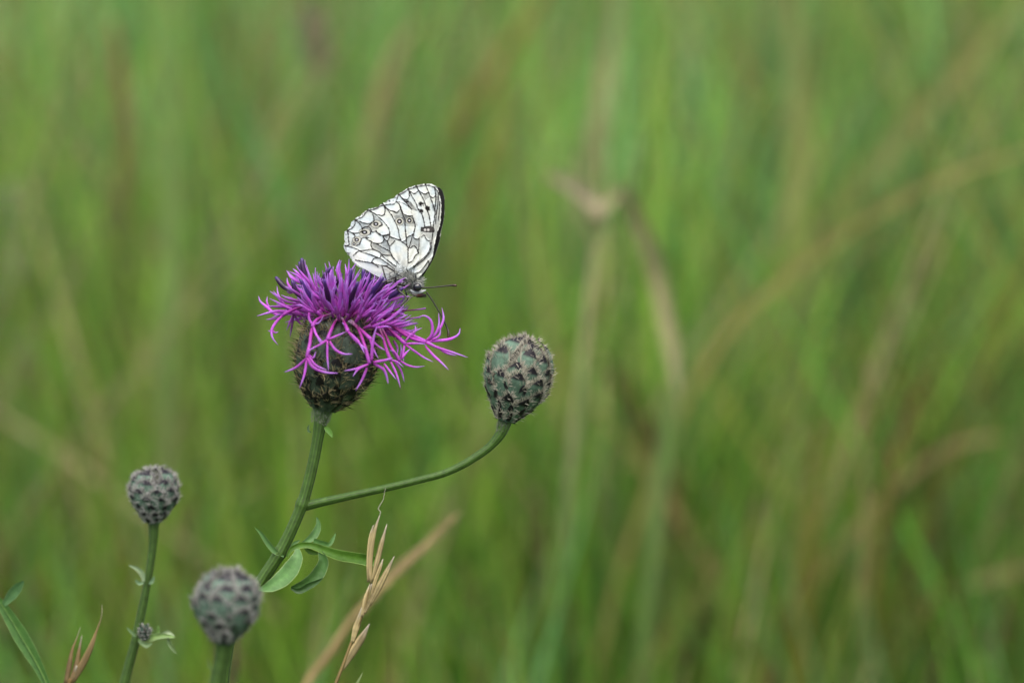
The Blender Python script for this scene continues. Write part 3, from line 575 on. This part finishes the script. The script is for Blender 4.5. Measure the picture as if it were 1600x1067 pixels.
# --- dry grass spikes
def husk(mb, f, sc, pts_, hw, d, col):
    q = [P(x, y, d + random.uniform(-.3, .3)) for x, y in f(pts_)]; s = PX*(S0+d*.001)/S0
    p = spline(q, 14); cs = np.stack([lin(col)*.85, lin(col), lin(col)*1.1, lin((186, 178, 156))])
    K = 18; mb.tube(p, np.array(hw)*.86/sc*s, cs, K, flat=.5, ribs=9, ribd=.07)
    st_ = rng.choice([.55, .8, 1.0, 1.2], K)*np.array([1.0, 1.0]*(K//2)); cc = mb.c[-1].reshape(14, K, 3)
    cc *= st_[None, :, None]*(.85+.3*rng.random((14, 1, 1)))
    tint = (rng.random(K) < .3)[None, :, None]; cc[:] = np.where(tint, cc*np.array([.92, .9, .95]), cc)
c4 = crop(480, 760, 3.475); STRAW = (172, 155, 108)
W, foot = stem_path(c4([(345, 520), (322, 615), (290, 720), (242, 840), (192, 975), (155, 1070), (130, 1140)]), -8)
sp = thing('dry_grass_spike', 'sharp straw-coloured grass spike with thin wavy awn by the leaf', 'grass spike', foot)
mb = MB(); mb.tube(spline(W, 60), np.array([4, 6, 7, 8, 9, 10, 10])/3.475*PX, lin((128, 110, 68)), 10, ribs=4, ribd=.1); part('culm', mb, [M_dry], sp)
for hp, hw in [([(345, 525), (338, 430), (350, 310), (372, 220), (396, 150)], [6, 19, 17, 9, 2]), ([(350, 515), (376, 420), (402, 315), (433, 203)], [6, 17, 15, 2]), ([(345, 605), (372, 500), (396, 440), (411, 393)], [7, 15, 11, 3]),
               ([(340, 645), (390, 545), (432, 460), (473, 378)], [8, 19, 15, 2]), ([(298, 705), (318, 610), (347, 525)], [9, 16, 8]), ([(245, 845), (266, 765), (302, 655)], [12, 22, 8]), ([(193, 995), (240, 905), (292, 825), (339, 743)], [7, 27, 25, 2]),
               ([(310, 690), (345, 620), (375, 560)], [6, 13, 6]), ([(330, 520), (332, 420), (345, 260), (360, 208)], [5, 13, 9, 2])]:
    mb = MB(); husk(mb, c4, 3.475, hp, hw, -8, STRAW); part('spikelet', mb, [M_dry], sp)
mb = MB(); mb.tube(spline(pl(c4, [(395, 152), (398, 138), (386, 122), (396, 100), (414, 68), (418, 40), (425, 10)], -8, -8), 30), np.array([2.4, 2.2, 1.6, 1])/3.475*PX, lin((180, 174, 152)), 6); part('awn', mb, [M_dry], sp)
W, foot = stem_path(c4([(301, 1008), (290, 1030), (268, 1070), (240, 1150)]), -4)
o = thing('grass_blade_tip', 'tiny pale green grass tip beside the straw spike', 'grass blade', foot)
mb = MB(); mb.blade(W, np.array([1, 5, 7, 9, 9, 9])/3.475*PX, lin((150, 168, 110)), n=20); part('blade', mb, [M_grass], o)
# blurred spike behind
d = 175; s = PX*(S0+d*.001)/S0
bpts = [(800, 160), (750, 210), (620, 340), (520, 430), (420, 530), (300, 660), (200, 780), (100, 930), (0, 1067), (-40, 1130)]
W, foot = stem_path(c4(bpts), d); bs = thing('dry_grass_spike', 'blurred tan grass spike slanting behind the sharp straw spike', 'grass spike', foot)
mb = MB(); mb.tube(spline(W, 60), np.array([1, 2, 3, 4, 5])*s, lin((176, 150, 100)), 8); part('culm', mb, [M_dry], bs)
pp = spline([P(x, y, d) for x, y in c4(bpts)], 34)
for i in range(4, 32):
    wpx = np.interp(i, [0, 4, 14, 22, 32], [3, 5, 9, 6.5, 8]); c = pp[i]; tdir = norm(pp[max(i-1, 0)]-pp[i+1]); sd = norm(np.cross(tdir, FWD))*(1 if i % 2 else -1)
    e = c + tdir*42*s + sd*wpx*.5*s; mb = MB(); mb.tube(spline([c, c*.55+e*.45+sd*3*s, e], 8), np.array([.35, .8, 1, .8, .1])*wpx*.32*s, lin((150, 132, 98))*random.uniform(.85, 1.1), 7, flat=.7); part('spikelet', mb, [M_dry], bs)
# brown spikelets low at left
d = -22; W, foot = stem_path(c5([(590, 960), (575, 1010), (560, 1080), (540, 1160)]), d); s = PX*(S0+d*.001)/S0
bl = thing('dry_grass_spike', 'small brown three-pronged grass spike by the forked leaf', 'grass spike', foot)
mb = MB(); mb.tube(spline(W, 30), np.array([4, 4.5, 5])*s, lin((120, 96, 54)), 8); part('culm', mb, [M_dry], bl)
for hp, hw in [([(595, 1000), (680, 850), (755, 700), (805, 560), (848, 430), (850, 345)], [22, 34, 26, 9, 3, 1]), ([(585, 1000), (635, 850), (660, 720), (682, 600)], [22, 26, 15, 2]), ([(545, 1010), (578, 850), (602, 720), (640, 620), (672, 530)], [20, 26, 13, 5, 1]),
               ([(560, 1040), (610, 940), (640, 850)], [20, 26, 8])]:
    mb = MB(); husk(mb, c5, 5.333, hp, hw, d, (130, 110, 72)); part('spikelet', mb, [M_dry], bl)
stalk('dry_grass_stalk', 'short orange-tan stalk hidden behind the woolly grey bud', 'grass stalk', [(372, 975), (370, 1010), (367, 1067), (365, 1100)], 130, 20, (124, 108, 74))

# ------------------------------------------------------------------ the butterfly
r1, r2, r3, r4, r5 = crop(530, 280, 11.86), crop(610, 280, 11.86), crop(530, 360, 11.86), crop(610, 360, 11.86), crop(570, 410, 8.894)
bf = thing('butterfly', 'black and white chequered butterfly perched with closed wings on purple flower', 'butterfly', P(630, 445, 0))
HW = r1([(1060, 412), (1020, 372), (920, 375), (850, 425), (800, 448), (765, 462), (730, 503), (640, 533), (560, 548), (510, 572), (440, 622), (400, 672), (310, 722), (280, 752), (232, 792), (215, 860), (150, 932), (108, 972), (106, 1060)]) + \
     r3([(100, 60), (108, 130), (110, 200), (106, 258), (95, 300), (120, 362), (170, 432), (220, 492), (250, 552), (300, 612), (370, 664), (450, 708), (520, 748), (600, 800), (700, 850), (800, 905), (950, 930), (1080, 880)]) + \
     r4([(250, 800), (340, 735), (400, 684), (480, 622), (530, 562), (546, 482), (550, 300), (552, 120), (550, 0)]) + r2([(545, 935), (520, 868), (470, 778), (432, 700), (402, 640), (378, 570), (330, 508), (240, 453), (160, 428)])
FW = r2([(-60, 420), (-10, 372), (60, 350), (100, 300), (150, 270), (190, 240), (270, 200), (320, 165), (380, 140), (480, 115), (580, 90), (640, 85), (720, 82), (800, 100), (858, 140), (884, 190), (912, 290), (938, 400), (944, 520), (942, 640), (932, 760), (920, 860), (884, 960), (866, 1060)]) + \
     r4([(880, 0), (850, 120), (822, 250), (802, 350), (790, 470), (742, 590), (690, 680), (600, 800), (520, 880), (400, 900), (300, 840), (250, 700), (100, 300), (0, 0)])
FF = r2([(-60, 430), (60, 360), (190, 250), (320, 175), (480, 128), (640, 100), (790, 104), (862, 138), (922, 152), (970, 210), (1000, 300), (1016, 400), (1012, 600), (990, 800), (952, 940), (922, 1060)]) + \
     r4([(960, 0), (920, 200), (880, 330), (830, 480), (760, 620), (680, 750), (604, 860), (500, 900), (400, 880), (300, 800), (100, 300)])
def inpoly(x, y, poly):
    r = np.zeros(x.shape, bool); n = len(poly)
    for i in range(n):
        x0, y0 = poly[i]; x1, y1 = poly[(i+1) % n]
        if y0 == y1: continue
        c = ((y0 > y) != (y1 > y)); r ^= c & (x < (x1-x0)*(y-y0)/(y1-y0)+x0)
    return r
def dist(x, y, line):
    q = spline(line, max(6, 5*len(line))) if len(line) > 2 else np.array(line); d = np.full(x.shape, 1e9)
    for (ax, ay), (bx, by) in zip(q[:-1], q[1:]):
        vx, vy = bx-ax, by-ay; L = vx*vx+vy*vy+1e-9; tt = np.clip(((x-ax)*vx+(y-ay)*vy)/L, 0, 1); d = np.minimum(d, np.hypot(x-ax-tt*vx, y-ay-tt*vy))
    return d
H_LINES = [r1(l) for l in [
    [(1060, 415), (1010, 460), (900, 470), (830, 490), (770, 492), (690, 542), (600, 566), (540, 582), (500, 612), (440, 692), (350, 742), (300, 762), (290, 830), (240, 910), (150, 957), (165, 1025)],
    [(830, 470), (850, 590), (830, 660), (790, 672), (690, 652), (620, 622), (535, 570)], [(600, 600), (632, 670), (645, 770)], [(330, 760), (420, 800), (540, 822), (600, 812)], [(300, 755), (390, 840), (430, 930)],
    [(150, 950), (260, 1000), (370, 992), (425, 960)], [(850, 520), (920, 570), (1000, 592), (1070, 622), (1112, 580)], [(1060, 418), (1120, 470), (1150, 560), (1186, 650)],
    [(810, 450), (900, 570), (960, 650), (1010, 740), (1060, 840), (1100, 950), (1115, 1060), (1140, 1130)], [(530, 565), (680, 660), (770, 740), (860, 830), (920, 920), (935, 1020), (932, 1060)],
    [(680, 970), (760, 1040), (850, 1040), (930, 1020)], [(640, 780), (560, 850), (520, 890)], [(580, 930), (610, 980), (690, 960)], [(790, 800), (800, 840), (740, 870)], [(430, 910), (500, 880), (560, 890), (590, 950), (580, 1010)]]] + \
  [r3(l) for l in [[(165, 60), (176, 200), (182, 262), (120, 288)], [(150, 18), (250, 60), (292, 105), (282, 135)], [(680, 20), (740, 60), (800, 95), (880, 95), (932, 75)], [(935, 60), (930, 110), (1020, 142), (1090, 170), (1140, 180)],
    [(800, 95), (850, 170), (890, 190), (940, 110)], [(890, 190), (912, 260), (940, 300)], [(1030, 190), (1000, 230), (945, 290), (935, 330), (942, 380), (972, 460), (1050, 560), (1110, 625)], [(500, 150), (600, 210), (680, 240), (760, 240), (812, 210), (835, 160)],
    [(600, 210), (590, 270), (612, 330), (650, 362)], [(680, 240), (780, 300), (870, 350), (940, 380)], [(370, 376), (450, 375), (520, 360), (600, 350), (650, 362), (740, 400), (800, 448), (880, 460), (960, 465)],
    [(110, 285), (200, 305), (300, 336), (370, 376), (330, 402), (268, 460)], [(370, 380), (440, 405), (520, 430), (620, 466), (710, 500), (780, 530), (850, 580), (930, 640), (1030, 722)], [(780, 440), (770, 480), (755, 512)],
    [(720, 508), (640, 525), (615, 560), (598, 602)], [(305, 548), (400, 568), (500, 585), (600, 605), (660, 630), (722, 672)], [(620, 602), (720, 636), (800, 650), (890, 655)], [(800, 470), (880, 540), (960, 600), (1050, 664)], [(972, 480), (1090, 602)], [(400, 200), (380, 250), (330, 280)], [(540, 130), (420, 150), (400, 200)]]] + \
  [r4(l) for l in [[(285, 0), (290, 80), (296, 150), (300, 280)], [(326, 325), (326, 450), (326, 600)], [(300, 150), (340, 110), (400, 86), (412, 75)], [(410, 90), (380, 200), (345, 312)], [(410, 75), (432, 132), (470, 160), (520, 160), (546, 130)],
    [(440, 0), (430, 60), (410, 90)], [(330, 326), (380, 315), (430, 284), (470, 310), (500, 360), (520, 420)], [(540, 150), (530, 300), (515, 420)], [(520, 420), (460, 470), (410, 560), (350, 602)], [(0, 108), (80, 150), (180, 185), (222, 216), (300, 280), (330, 326)], [(225, 215), (260, 190), (296, 176)], [(340, 735), (400, 684), (480, 622), (530, 562)]]] + \
  [r2(l) for l in [[(110, 420), (160, 460), (190, 560), (230, 660), (265, 740), (272, 850), (286, 1060)], [(225, 640), (300, 670), (360, 686), (402, 670)], [(395, 600), (430, 760), (460, 850), (440, 960), (430, 1060)], [(0, 580), (60, 600), (110, 622), (160, 580)]]]
H_GREY = [(r3([(620, 230), (780, 300), (940, 380), (960, 460), (800, 450), (650, 355), (600, 300)]), .62), (r3([(760, 240), (840, 180), (900, 200), (935, 300), (930, 370), (800, 300)]), .62), (r3([(800, 100), (930, 95), (890, 180)]), .7),
    (r3([(940, 115), (1020, 150), (1000, 220), (940, 285), (905, 220)]), .5), (r4([(220, 215), (295, 180), (300, 280)]), .5), (r4([(300, 150), (400, 90), (345, 310), (305, 280)]), .38), (r4([(410, 110), (470, 165), (540, 160), (525, 300), (510, 410), (490, 340), (440, 280), (350, 310)]), .62),
    (r1([(630, 660), (770, 770), (800, 840), (780, 870), (680, 960), (600, 970), (590, 1040), (500, 1060), (420, 1060), (420, 900), (380, 800), (540, 830), (640, 780)]), .62), (r3([(280, 90), (420, 100), (560, 60), (520, 130), (420, 160), (400, 240), (320, 300), (200, 300), (180, 260), (260, 160)]), .5),
    (r2([(0, 640), (110, 640), (200, 580), (230, 680), (100, 740)]), .4), (r2([(230, 670), (400, 690), (450, 800), (430, 830), (270, 790), (200, 720)]), .72), (r1([(1010, 690), (1150, 640), (1260, 700), (1440, 720), (1500, 860), (1250, 880), (1060, 860)]), .5),
    (r3([(170, 310), (330, 380), (270, 460), (310, 560), (600, 615), (720, 670), (1000, 720), (1000, 930), (700, 850), (450, 705), (220, 490)]), .16)]
OC = [(*r1([(680, 832)])[0], 4.6, 3.6, 8.6, 6.0), (*r1([(470, 985)])[0], 4.9, 3.6, 9.2, 6.0), (*r3([(325, 175)])[0], 4.0, 3.3, 7.0, 5.0), (*r3([(275, 255)])[0], 2.7, 2.6, 4.2, 3.8), (*r2([(168, 785)])[0], 4.4, 4.4, 6.8, 6.2), (*r2([(352, 768)])[0], 3.9, 4.2, 5.8, 5.4)]
F_LINES = [r2(l) for l in [[(330, 180), (400, 320), (480, 460), (512, 560), (580, 640), (612, 740), (640, 882)], [(478, 130), (540, 240), (600, 350), (650, 470), (700, 620), (730, 740), (752, 862)], [(650, 95), (700, 220), (740, 340), (790, 470), (830, 600)],
    [(820, 160), (842, 330), (832, 500), (820, 700), (790, 882)], [(150, 280), (220, 360), (330, 480), (390, 560)], [(890, 240), (880, 450), (852, 640), (836, 820)], [(915, 420), (905, 600), (890, 760)], [(200, 330), (250, 370), (320, 372), (352, 310)], [(360, 230), (460, 266), (502, 230)],
    [(520, 205), (580, 250), (650, 276), (692, 250)], [(740, 322), (790, 342), (832, 310)], [(110, 400), (160, 292), (220, 266), (330, 192), (400, 172), (480, 142), (560, 130), (650, 116), (740, 122), (820, 166), (880, 232)], [(352, 300), (350, 240), (330, 190)], [(110, 415), (240, 450), (330, 505), (400, 560)]]] + \
  [r4(l) for l in [[(580, 120), (622, 90), (660, 150), (690, 185), (735, 190)], [(735, 190), (740, 300), (690, 430), (560, 560), (430, 690)], [(440, 800), (500, 790), (580, 730), (650, 640), (700, 560)], [(690, 560), (720, 620), (680, 700)], [(790, 0), (770, 180), (740, 380), (640, 520), (500, 640)]]]
F_GREY = [(r2([(220, 370), (330, 385), (460, 520), (500, 600), (400, 560), (300, 470)]), .85), (r2([(590, 260), (690, 270), (720, 340), (690, 360), (640, 400)]), .6), (r2([(830, 180), (900, 250), (942, 400), (935, 900), (880, 965), (800, 940), (830, 700), (842, 400)]), .5),
    (r2([(560, 890), (640, 880), (760, 870), (810, 890), (820, 990), (700, 990), (560, 975)]), .97), (r2([(760, 480), (830, 470), (830, 590), (780, 580)]), .7),
    (r4([(570, 0), (880, 0), (850, 200), (790, 400), (740, 500), (550, 650), (430, 720), (400, 690), (530, 590), (690, 430), (740, 300), (740, 180), (620, 90), (580, 120)]), .5), (r4([(800, 470), (742, 590), (690, 680), (600, 800), (480, 810), (580, 730), (700, 560)]), .6)]
F_SPOT = [(*r2([(570, 468)])[0], 4.8, 4.6), (*r2([(690, 548)])[0], 4.8, 5.0), (*r2([(570, 590)])[0], 4.2, 3.4), (*r2([(520, 560)])[0], 1.8, 2.2), (*r2([(310, 420)])[0], 4, 2)]
F_PALE = [(*r2([(642, 940)])[0], 1.9), (*r2([(702, 940)])[0], 1.9), (*r2([(590, 480)])[0], 1.0)]
CW, CB, CD, CG = lin((236, 237, 226)), lin((220, 230, 231)), lin((26, 20, 19)), lin((70, 68, 66))
mix = lambda a, b, k: a*(1-k[..., None]) + b*k[..., None]
ss = lambda d, r, s: np.clip((r+s-d)/(2*s), 0, 1)
def wing_colour(x, y, kind):
    n1 = vnoise(x*.09+7, y*.09+3); n2 = vnoise(x*1.3+5, y*1.3+9); n3 = vnoise(x*.5+15, y*.5+2)
    c = mix(np.broadcast_to(CW, x.shape+(3,)), CB, np.clip(1.6*n1-.3, 0, 1)); c = c*(.88+.16*n3[..., None])
    if kind == 'dorsal':
        c = mix(c, lin((20, 16, 18)), np.full(x.shape, .99)); return mix(c, lin((200, 200, 190)), ss(dist(x, y, FF + FF[:1]), .5, .35))
    lines, greys = (H_LINES, H_GREY) if kind == 'hind' else (F_LINES, F_GREY)
    for poly, k in greys:
        msk = inpoly(x + (n2-.5)*1.6, y + (n3-.5)*1.6, poly).astype(float); c = mix(c, CG*(.55+.9*n2[..., None]), np.clip(msk*k*(.45+.65*n3), 0, 1)) if k < .9 else mix(c, CD*(1+2.5*n2[..., None]), msk*.95)
    if kind == 'hind':
        for ox, oy, a, b_, ha, hb in OC:
            q = np.hypot((x-ox)/ha, (y-oy)/hb); c = mix(c, lin((204, 202, 188)), ss(q, .92, .07)); c = mix(c, CD*1.5, ss(np.abs(q-.98), .06, .06)*.8)
            q = np.hypot((x-ox)/a, (y-oy)/b_); c = mix(c, CD*.8, ss(q, .92, .12)); c = mix(c, lin((214, 214, 220)), ss(q, .34, .12))
        bx, by = r3([(1060, 740)])[0]; rr = np.hypot(x-bx, y-by); an = np.arctan2(y-by, x-bx)
        c = mix(c, lin((96, 98, 100)), np.clip(1-rr/26, 0, 1)*np.clip(2.4*vnoise(an*9+40, rr*.12)-.7, 0, 1))
    else:
        for ox, oy, a, b_ in F_SPOT: c = mix(c, CD, ss(np.hypot((x-ox)/a, (y-oy)/b_) + .5*(n3-.5), .8, .2))
        for ox, oy, a in F_PALE: c = mix(c, lin((206, 202, 196)), ss(np.hypot(x-ox, y-oy), a, .5))
        cst = dist(x, y, r2([(884, 190), (912, 290), (938, 400), (944, 520), (942, 640), (932, 760), (920, 860), (884, 960), (866, 1060)]) + r4([(850, 120), (822, 250), (802, 350)])); c = mix(c, CW, ss(cst, 1.1, .5))
    for i, l in enumerate(lines):
        d = dist(x, y, l); c = mix(c, CD*(1+.9*n2[..., None]), ss(d + .9*(n3-.5) + .5*(n2-.5), .86, .55))
    mg = dist(x, y, HW[:26] if kind == 'hind' else FW[:15]); c = mix(c, lin((92, 90, 88)), ss(mg, 3.4, 1.6)*np.clip(1.9*vnoise(x*.42+3, y*.42+8)-.5, 0, 1)*.8)
    ve = r1([(1060, 415), (930, 405), (800, 462), (522, 575), (295, 758), (150, 948)]) + r3([(112, 285), (168, 130)]) if kind == 'hind' else r2([(155, 282), (330, 178), (478, 130), (650, 95), (820, 150)])
    for vx_, vy_ in ve: c = mix(c, CD*1.4, ss(np.hypot(x-vx_, y-vy_) + .8*(n2-.5), 1.5, .6)*.9)
    if kind == 'hind':                                           # bright front edge, dusky anal edge
        ed = dist(x, y, r4([(530, 562), (546, 482), (550, 300), (552, 120), (550, 0)])); c = mix(c, CW, ss(ed, .7, .3))
    return c
def wing(name, poly, d0, slope, kind, step, label=None):
    q = np.array(poly); x0, y0 = q.min(0)-2; x1, y1 = q.max(0)+2
    gx, gy = np.meshgrid(np.arange(x0, x1, step), np.arange(y0, y1, step)); jx = (vnoise(gx*.9, gy*.9)-.5)*1.5; jy = (vnoise(gx*.9+50, gy*.9)-.5)*1.5
    outer = np.clip((430-gy)/40, 0, 1)
    ins = inpoly(gx + jx*outer, gy + jy*outer, poly) if kind != 'dorsal' else inpoly(gx, gy, poly)
    fold = np.sin(np.arctan2(gy-432, gx-630)*26)*.10 + .10*np.sin(gx*.07+gy*.05)
    dd = d0 + slope*(436-gy)*.1726 + fold*np.clip((440-gy)/60, 0, 1)
    if kind in ('hind', 'fore') and step < .5:
        md = np.full(gx.shape, 9.)
        for l in (H_LINES if kind == 'hind' else F_LINES): md = np.minimum(md, dist(gx, gy, l))
        dd = dd - .13*np.exp(-(md/1.3)**2)
    W_ = P(gx, gy, dd); C_ = wing_colour(gx, gy, kind); ny, nx = gx.shape; ids = -np.ones((ny, nx), int)
    cell = ins[:-1, :-1] & ins[1:, :-1] & ins[:-1, 1:] & ins[1:, 1:]; use = np.zeros((ny, nx), bool)
    use[:-1, :-1] |= cell; use[1:, :-1] |= cell; use[:-1, 1:] |= cell; use[1:, 1:] |= cell
    ids[use] = np.arange(use.sum()); j, i = np.nonzero(cell)
    F_ = np.stack([ids[j, i], ids[j+1, i], ids[j+1, i+1], ids[j, i+1]], 1)
    mb = MB(); mb.v = [W_[use]]; mb.c = [C_[use]]; mb.f = F_.tolist(); mb.m = [0]*len(F_); o = part(name, mb, [M_wing], bf)
    if label: o['label'] = label
    return o
wing('hindwing', HW, -1.7, -.030, 'hind', .42, 'chequered hindwing with small ringed eyespots')
wing('forewing', FW, -1.2, -.024, 'fore', .42, 'chequered forewing with dark spots and black costal bar')
wing('forewing', FF, 1.2, .024, 'dorsal', .9, 'dark forewing showing as a black rim with white edge')
HWs = [(x-1.5, y+1.5) for x, y in HW]
wing('hindwing', HWs, 1.7, .030, 'hind', .9)
# body
bpth = spline([P(570, 424, 0), P(585, 433, 0), P(604, 439, 0), P(620, 435, 0), P(633, 432, 0), P(643, 438, 0), P(648, 444, 0), P(653, 449, 0), P(658, 453, 0)], 40)
brad = np.array([2, 6, 8.5, 10, 13, 11.5, 8, 8.8, 4])*PX
mb = MB(); mb.tube(bpth, brad, np.stack([lin((150, 146, 132)), lin((120, 116, 104)), lin((130, 132, 126)), lin((164, 166, 160)), lin((180, 182, 176))]), 20); part('body', mb, [M_fur], bf)
mb = MB(); T = norm(np.gradient(bpth, axis=0)); rad_ = np.interp(np.linspace(0, 1, 40), np.linspace(0, 1, 9), brad)
for i in range(3600):
    s_ = rng.random()**.6; q = s_*38.9; k = int(q); c = bpth[k]; tg = T[k]; a = norm(np.cross(tg, FWD)); b_ = np.cross(tg, a); th = rng.random()*6.283
    nrm = math.cos(th)*a + math.sin(th)*b_; p0 = c + nrm*rad_[k]*.93; L = rng.uniform(.0011, .0026)*(1 if s_ > .3 else .6)*(.4 if s_ > .86 else 1)
    dr = norm(nrm*rng.uniform(.4, 1.1) - tg*rng.uniform(.1, .9)*(1 if s_ < .8 else -.1) + rng.normal(0, .35, 3)); e = p0 + dr*L; wv = norm(np.cross(dr, FWD))*.00006
    if np.linalg.norm((p0-P(652, 449, 0))@np.stack([RIGHT, UP]).T) < 8.5*PX and abs((p0-P(652, 449, 0))@FWD) > .0004: continue
    white = rng.random() < (.78 if s_ < .75 else .92); cc = lin((196, 198, 188))*rng.uniform(.7, 1.05) if white else lin((70, 72, 78))*rng.uniform(.7, 1.5)
    mb.add([p0-wv, p0+wv, (p0+e)/2+wv*.7+rng.normal(0, 1, 3)*L*.05, e], [(0, 1, 2), (0, 2, 3)], np.stack([cc*.8, cc*.8, cc, cc]))
part('fur', mb, [M_fur], bf, kind='stuff')
def ball(px, py, d, rx, rz, col, n=16):
    th = np.linspace(0, math.pi, n); c = P(px, py, d); V = []; k = 20
    for t_ in th:
        for j in range(k):
            a = 2*math.pi*j/k; V.append(c + PX*(RIGHT*rx*math.sin(t_)*math.cos(a) + UP*rx*.95*math.sin(t_)*math.sin(a) - FWD*rz*math.cos(t_)))
    return np.array(V), [(i*k+j, (i+1)*k+j, (i+1)*k+(j+1) % k, i*k+(j+1) % k) for i in range(n-1) for j in range(k)], col
for dd in (-2.0, 2.0):
    mb = MB(); mb.add(*ball(652, 449, dd, 6.8, 4.6, lin((22, 22, 26)))); part('eye', mb, [M_eye], bf)
ant = [(pl(r5, [(790, 352), (900, 350), (1030, 338), (1150, 326), (1230, 320), (1275, 322)], -1, -3)), (pl(r5, [(855, 415), (920, 500), (1000, 630), (1080, 770), (1140, 900), (1165, 980), (1160, 1045)], .6, -1))]
for a in ant:
    mb = MB(); mb.tube(spline(a, 40), np.array([1.2, 1.05, 1.05, 1.05, 1.1, 1.3, 2.1, 1.6])*PX*1.05, np.stack([lin((40, 34, 28))]*5 + [lin((48, 34, 22)), lin((70, 46, 28))]), 7); part('antenna', mb, [M_chitin], bf)
for dd in (-.8, .8):
    mb = MB(); p_ = spline(pl(r5, [(660, 420), (740, 455), (810, 455), (855, 452)], dd, dd*.7), 16); mb.tube(p_, np.array([3, 3.6, 3, 1])*PX, np.stack([lin((214, 212, 202)), lin((90, 50, 42)), lin((50, 42, 42)), lin((40, 34, 34))]), 8)
    for i in range(130):
        c = p_[int(rng.random()*15)]; e = c - UP*rng.uniform(.0002, .0011) + RIGHT*rng.normal(0, .0004) - FWD*rng.uniform(-.0003, .0007); wv = RIGHT*.00004; mb.add([c-wv, c+wv, e], [(0, 1, 2)], lin((50, 46, 46)))
    p_ = spline(pl(r5, [(630, 385), (680, 412), (740, 422), (790, 405), (850, 385)], dd*1.6, dd), 14); mb.tube(p_, np.array([1.8, 2.4, 2.2, 2.6, .8])*PX, lin((206, 210, 210)), 8)
    part('palp', mb, [M_fur], bf)
def leg(pts_, d0, d1, hw, col=(34, 28, 26)):
    mb = MB(); mb.tube(spline(pl(r5, pts_, d0, d1), 18) if len(pts_) < 3 else np.array(pl(r5, pts_, d0, d1)), np.array(hw)*PX, lin(col), 7); part('leg', mb, [M_chitin], bf)
leg([(430, 330), (488, 408), (540, 450), (592, 492), (575, 520), (530, 560), (500, 610)], -5, -10, [2, 1.9, 1.7, 1.5, 1.3, 1.0, .7])
leg([(560, 330), (420, 292), (424, 250), (428, 206), (330, 245), (200, 296), (120, 340), (90, 400)], -4.5, -10, [1.4, 1.6, 1.5, 1.4, 1.1, .9, .7, .5])
leg([(420, 130), (300, 60), (238, 52), (262, 125), (292, 222), (310, 300)], -3, -5, [1.2, 1.2, 1.4, 1.3, 1.2, .9])
leg([(560, 380), (600, 520), (520, 600), (480, 640)], 2, 3, [1.4, 1.3, 1.0, .6]); leg([(480, 330), (430, 420), (380, 470), (330, 560)], 2.5, 3.5, [1.4, 1.3, 1.0, .6]); leg([(420, 300), (330, 330), (250, 390), (200, 480)], 2.4, 3.4, [1.4, 1.2, 1.0, .6])
mb = MB(); mb.tube(spline(pl(r5, [(720, 455), (665, 472), (600, 530), (530, 595), (490, 650)], -.4, -3), 24), np.array([1.1, 1, .8, .5])*PX, lin((92, 88, 74)), 6); part('proboscis', mb, [M_chitin], bf)
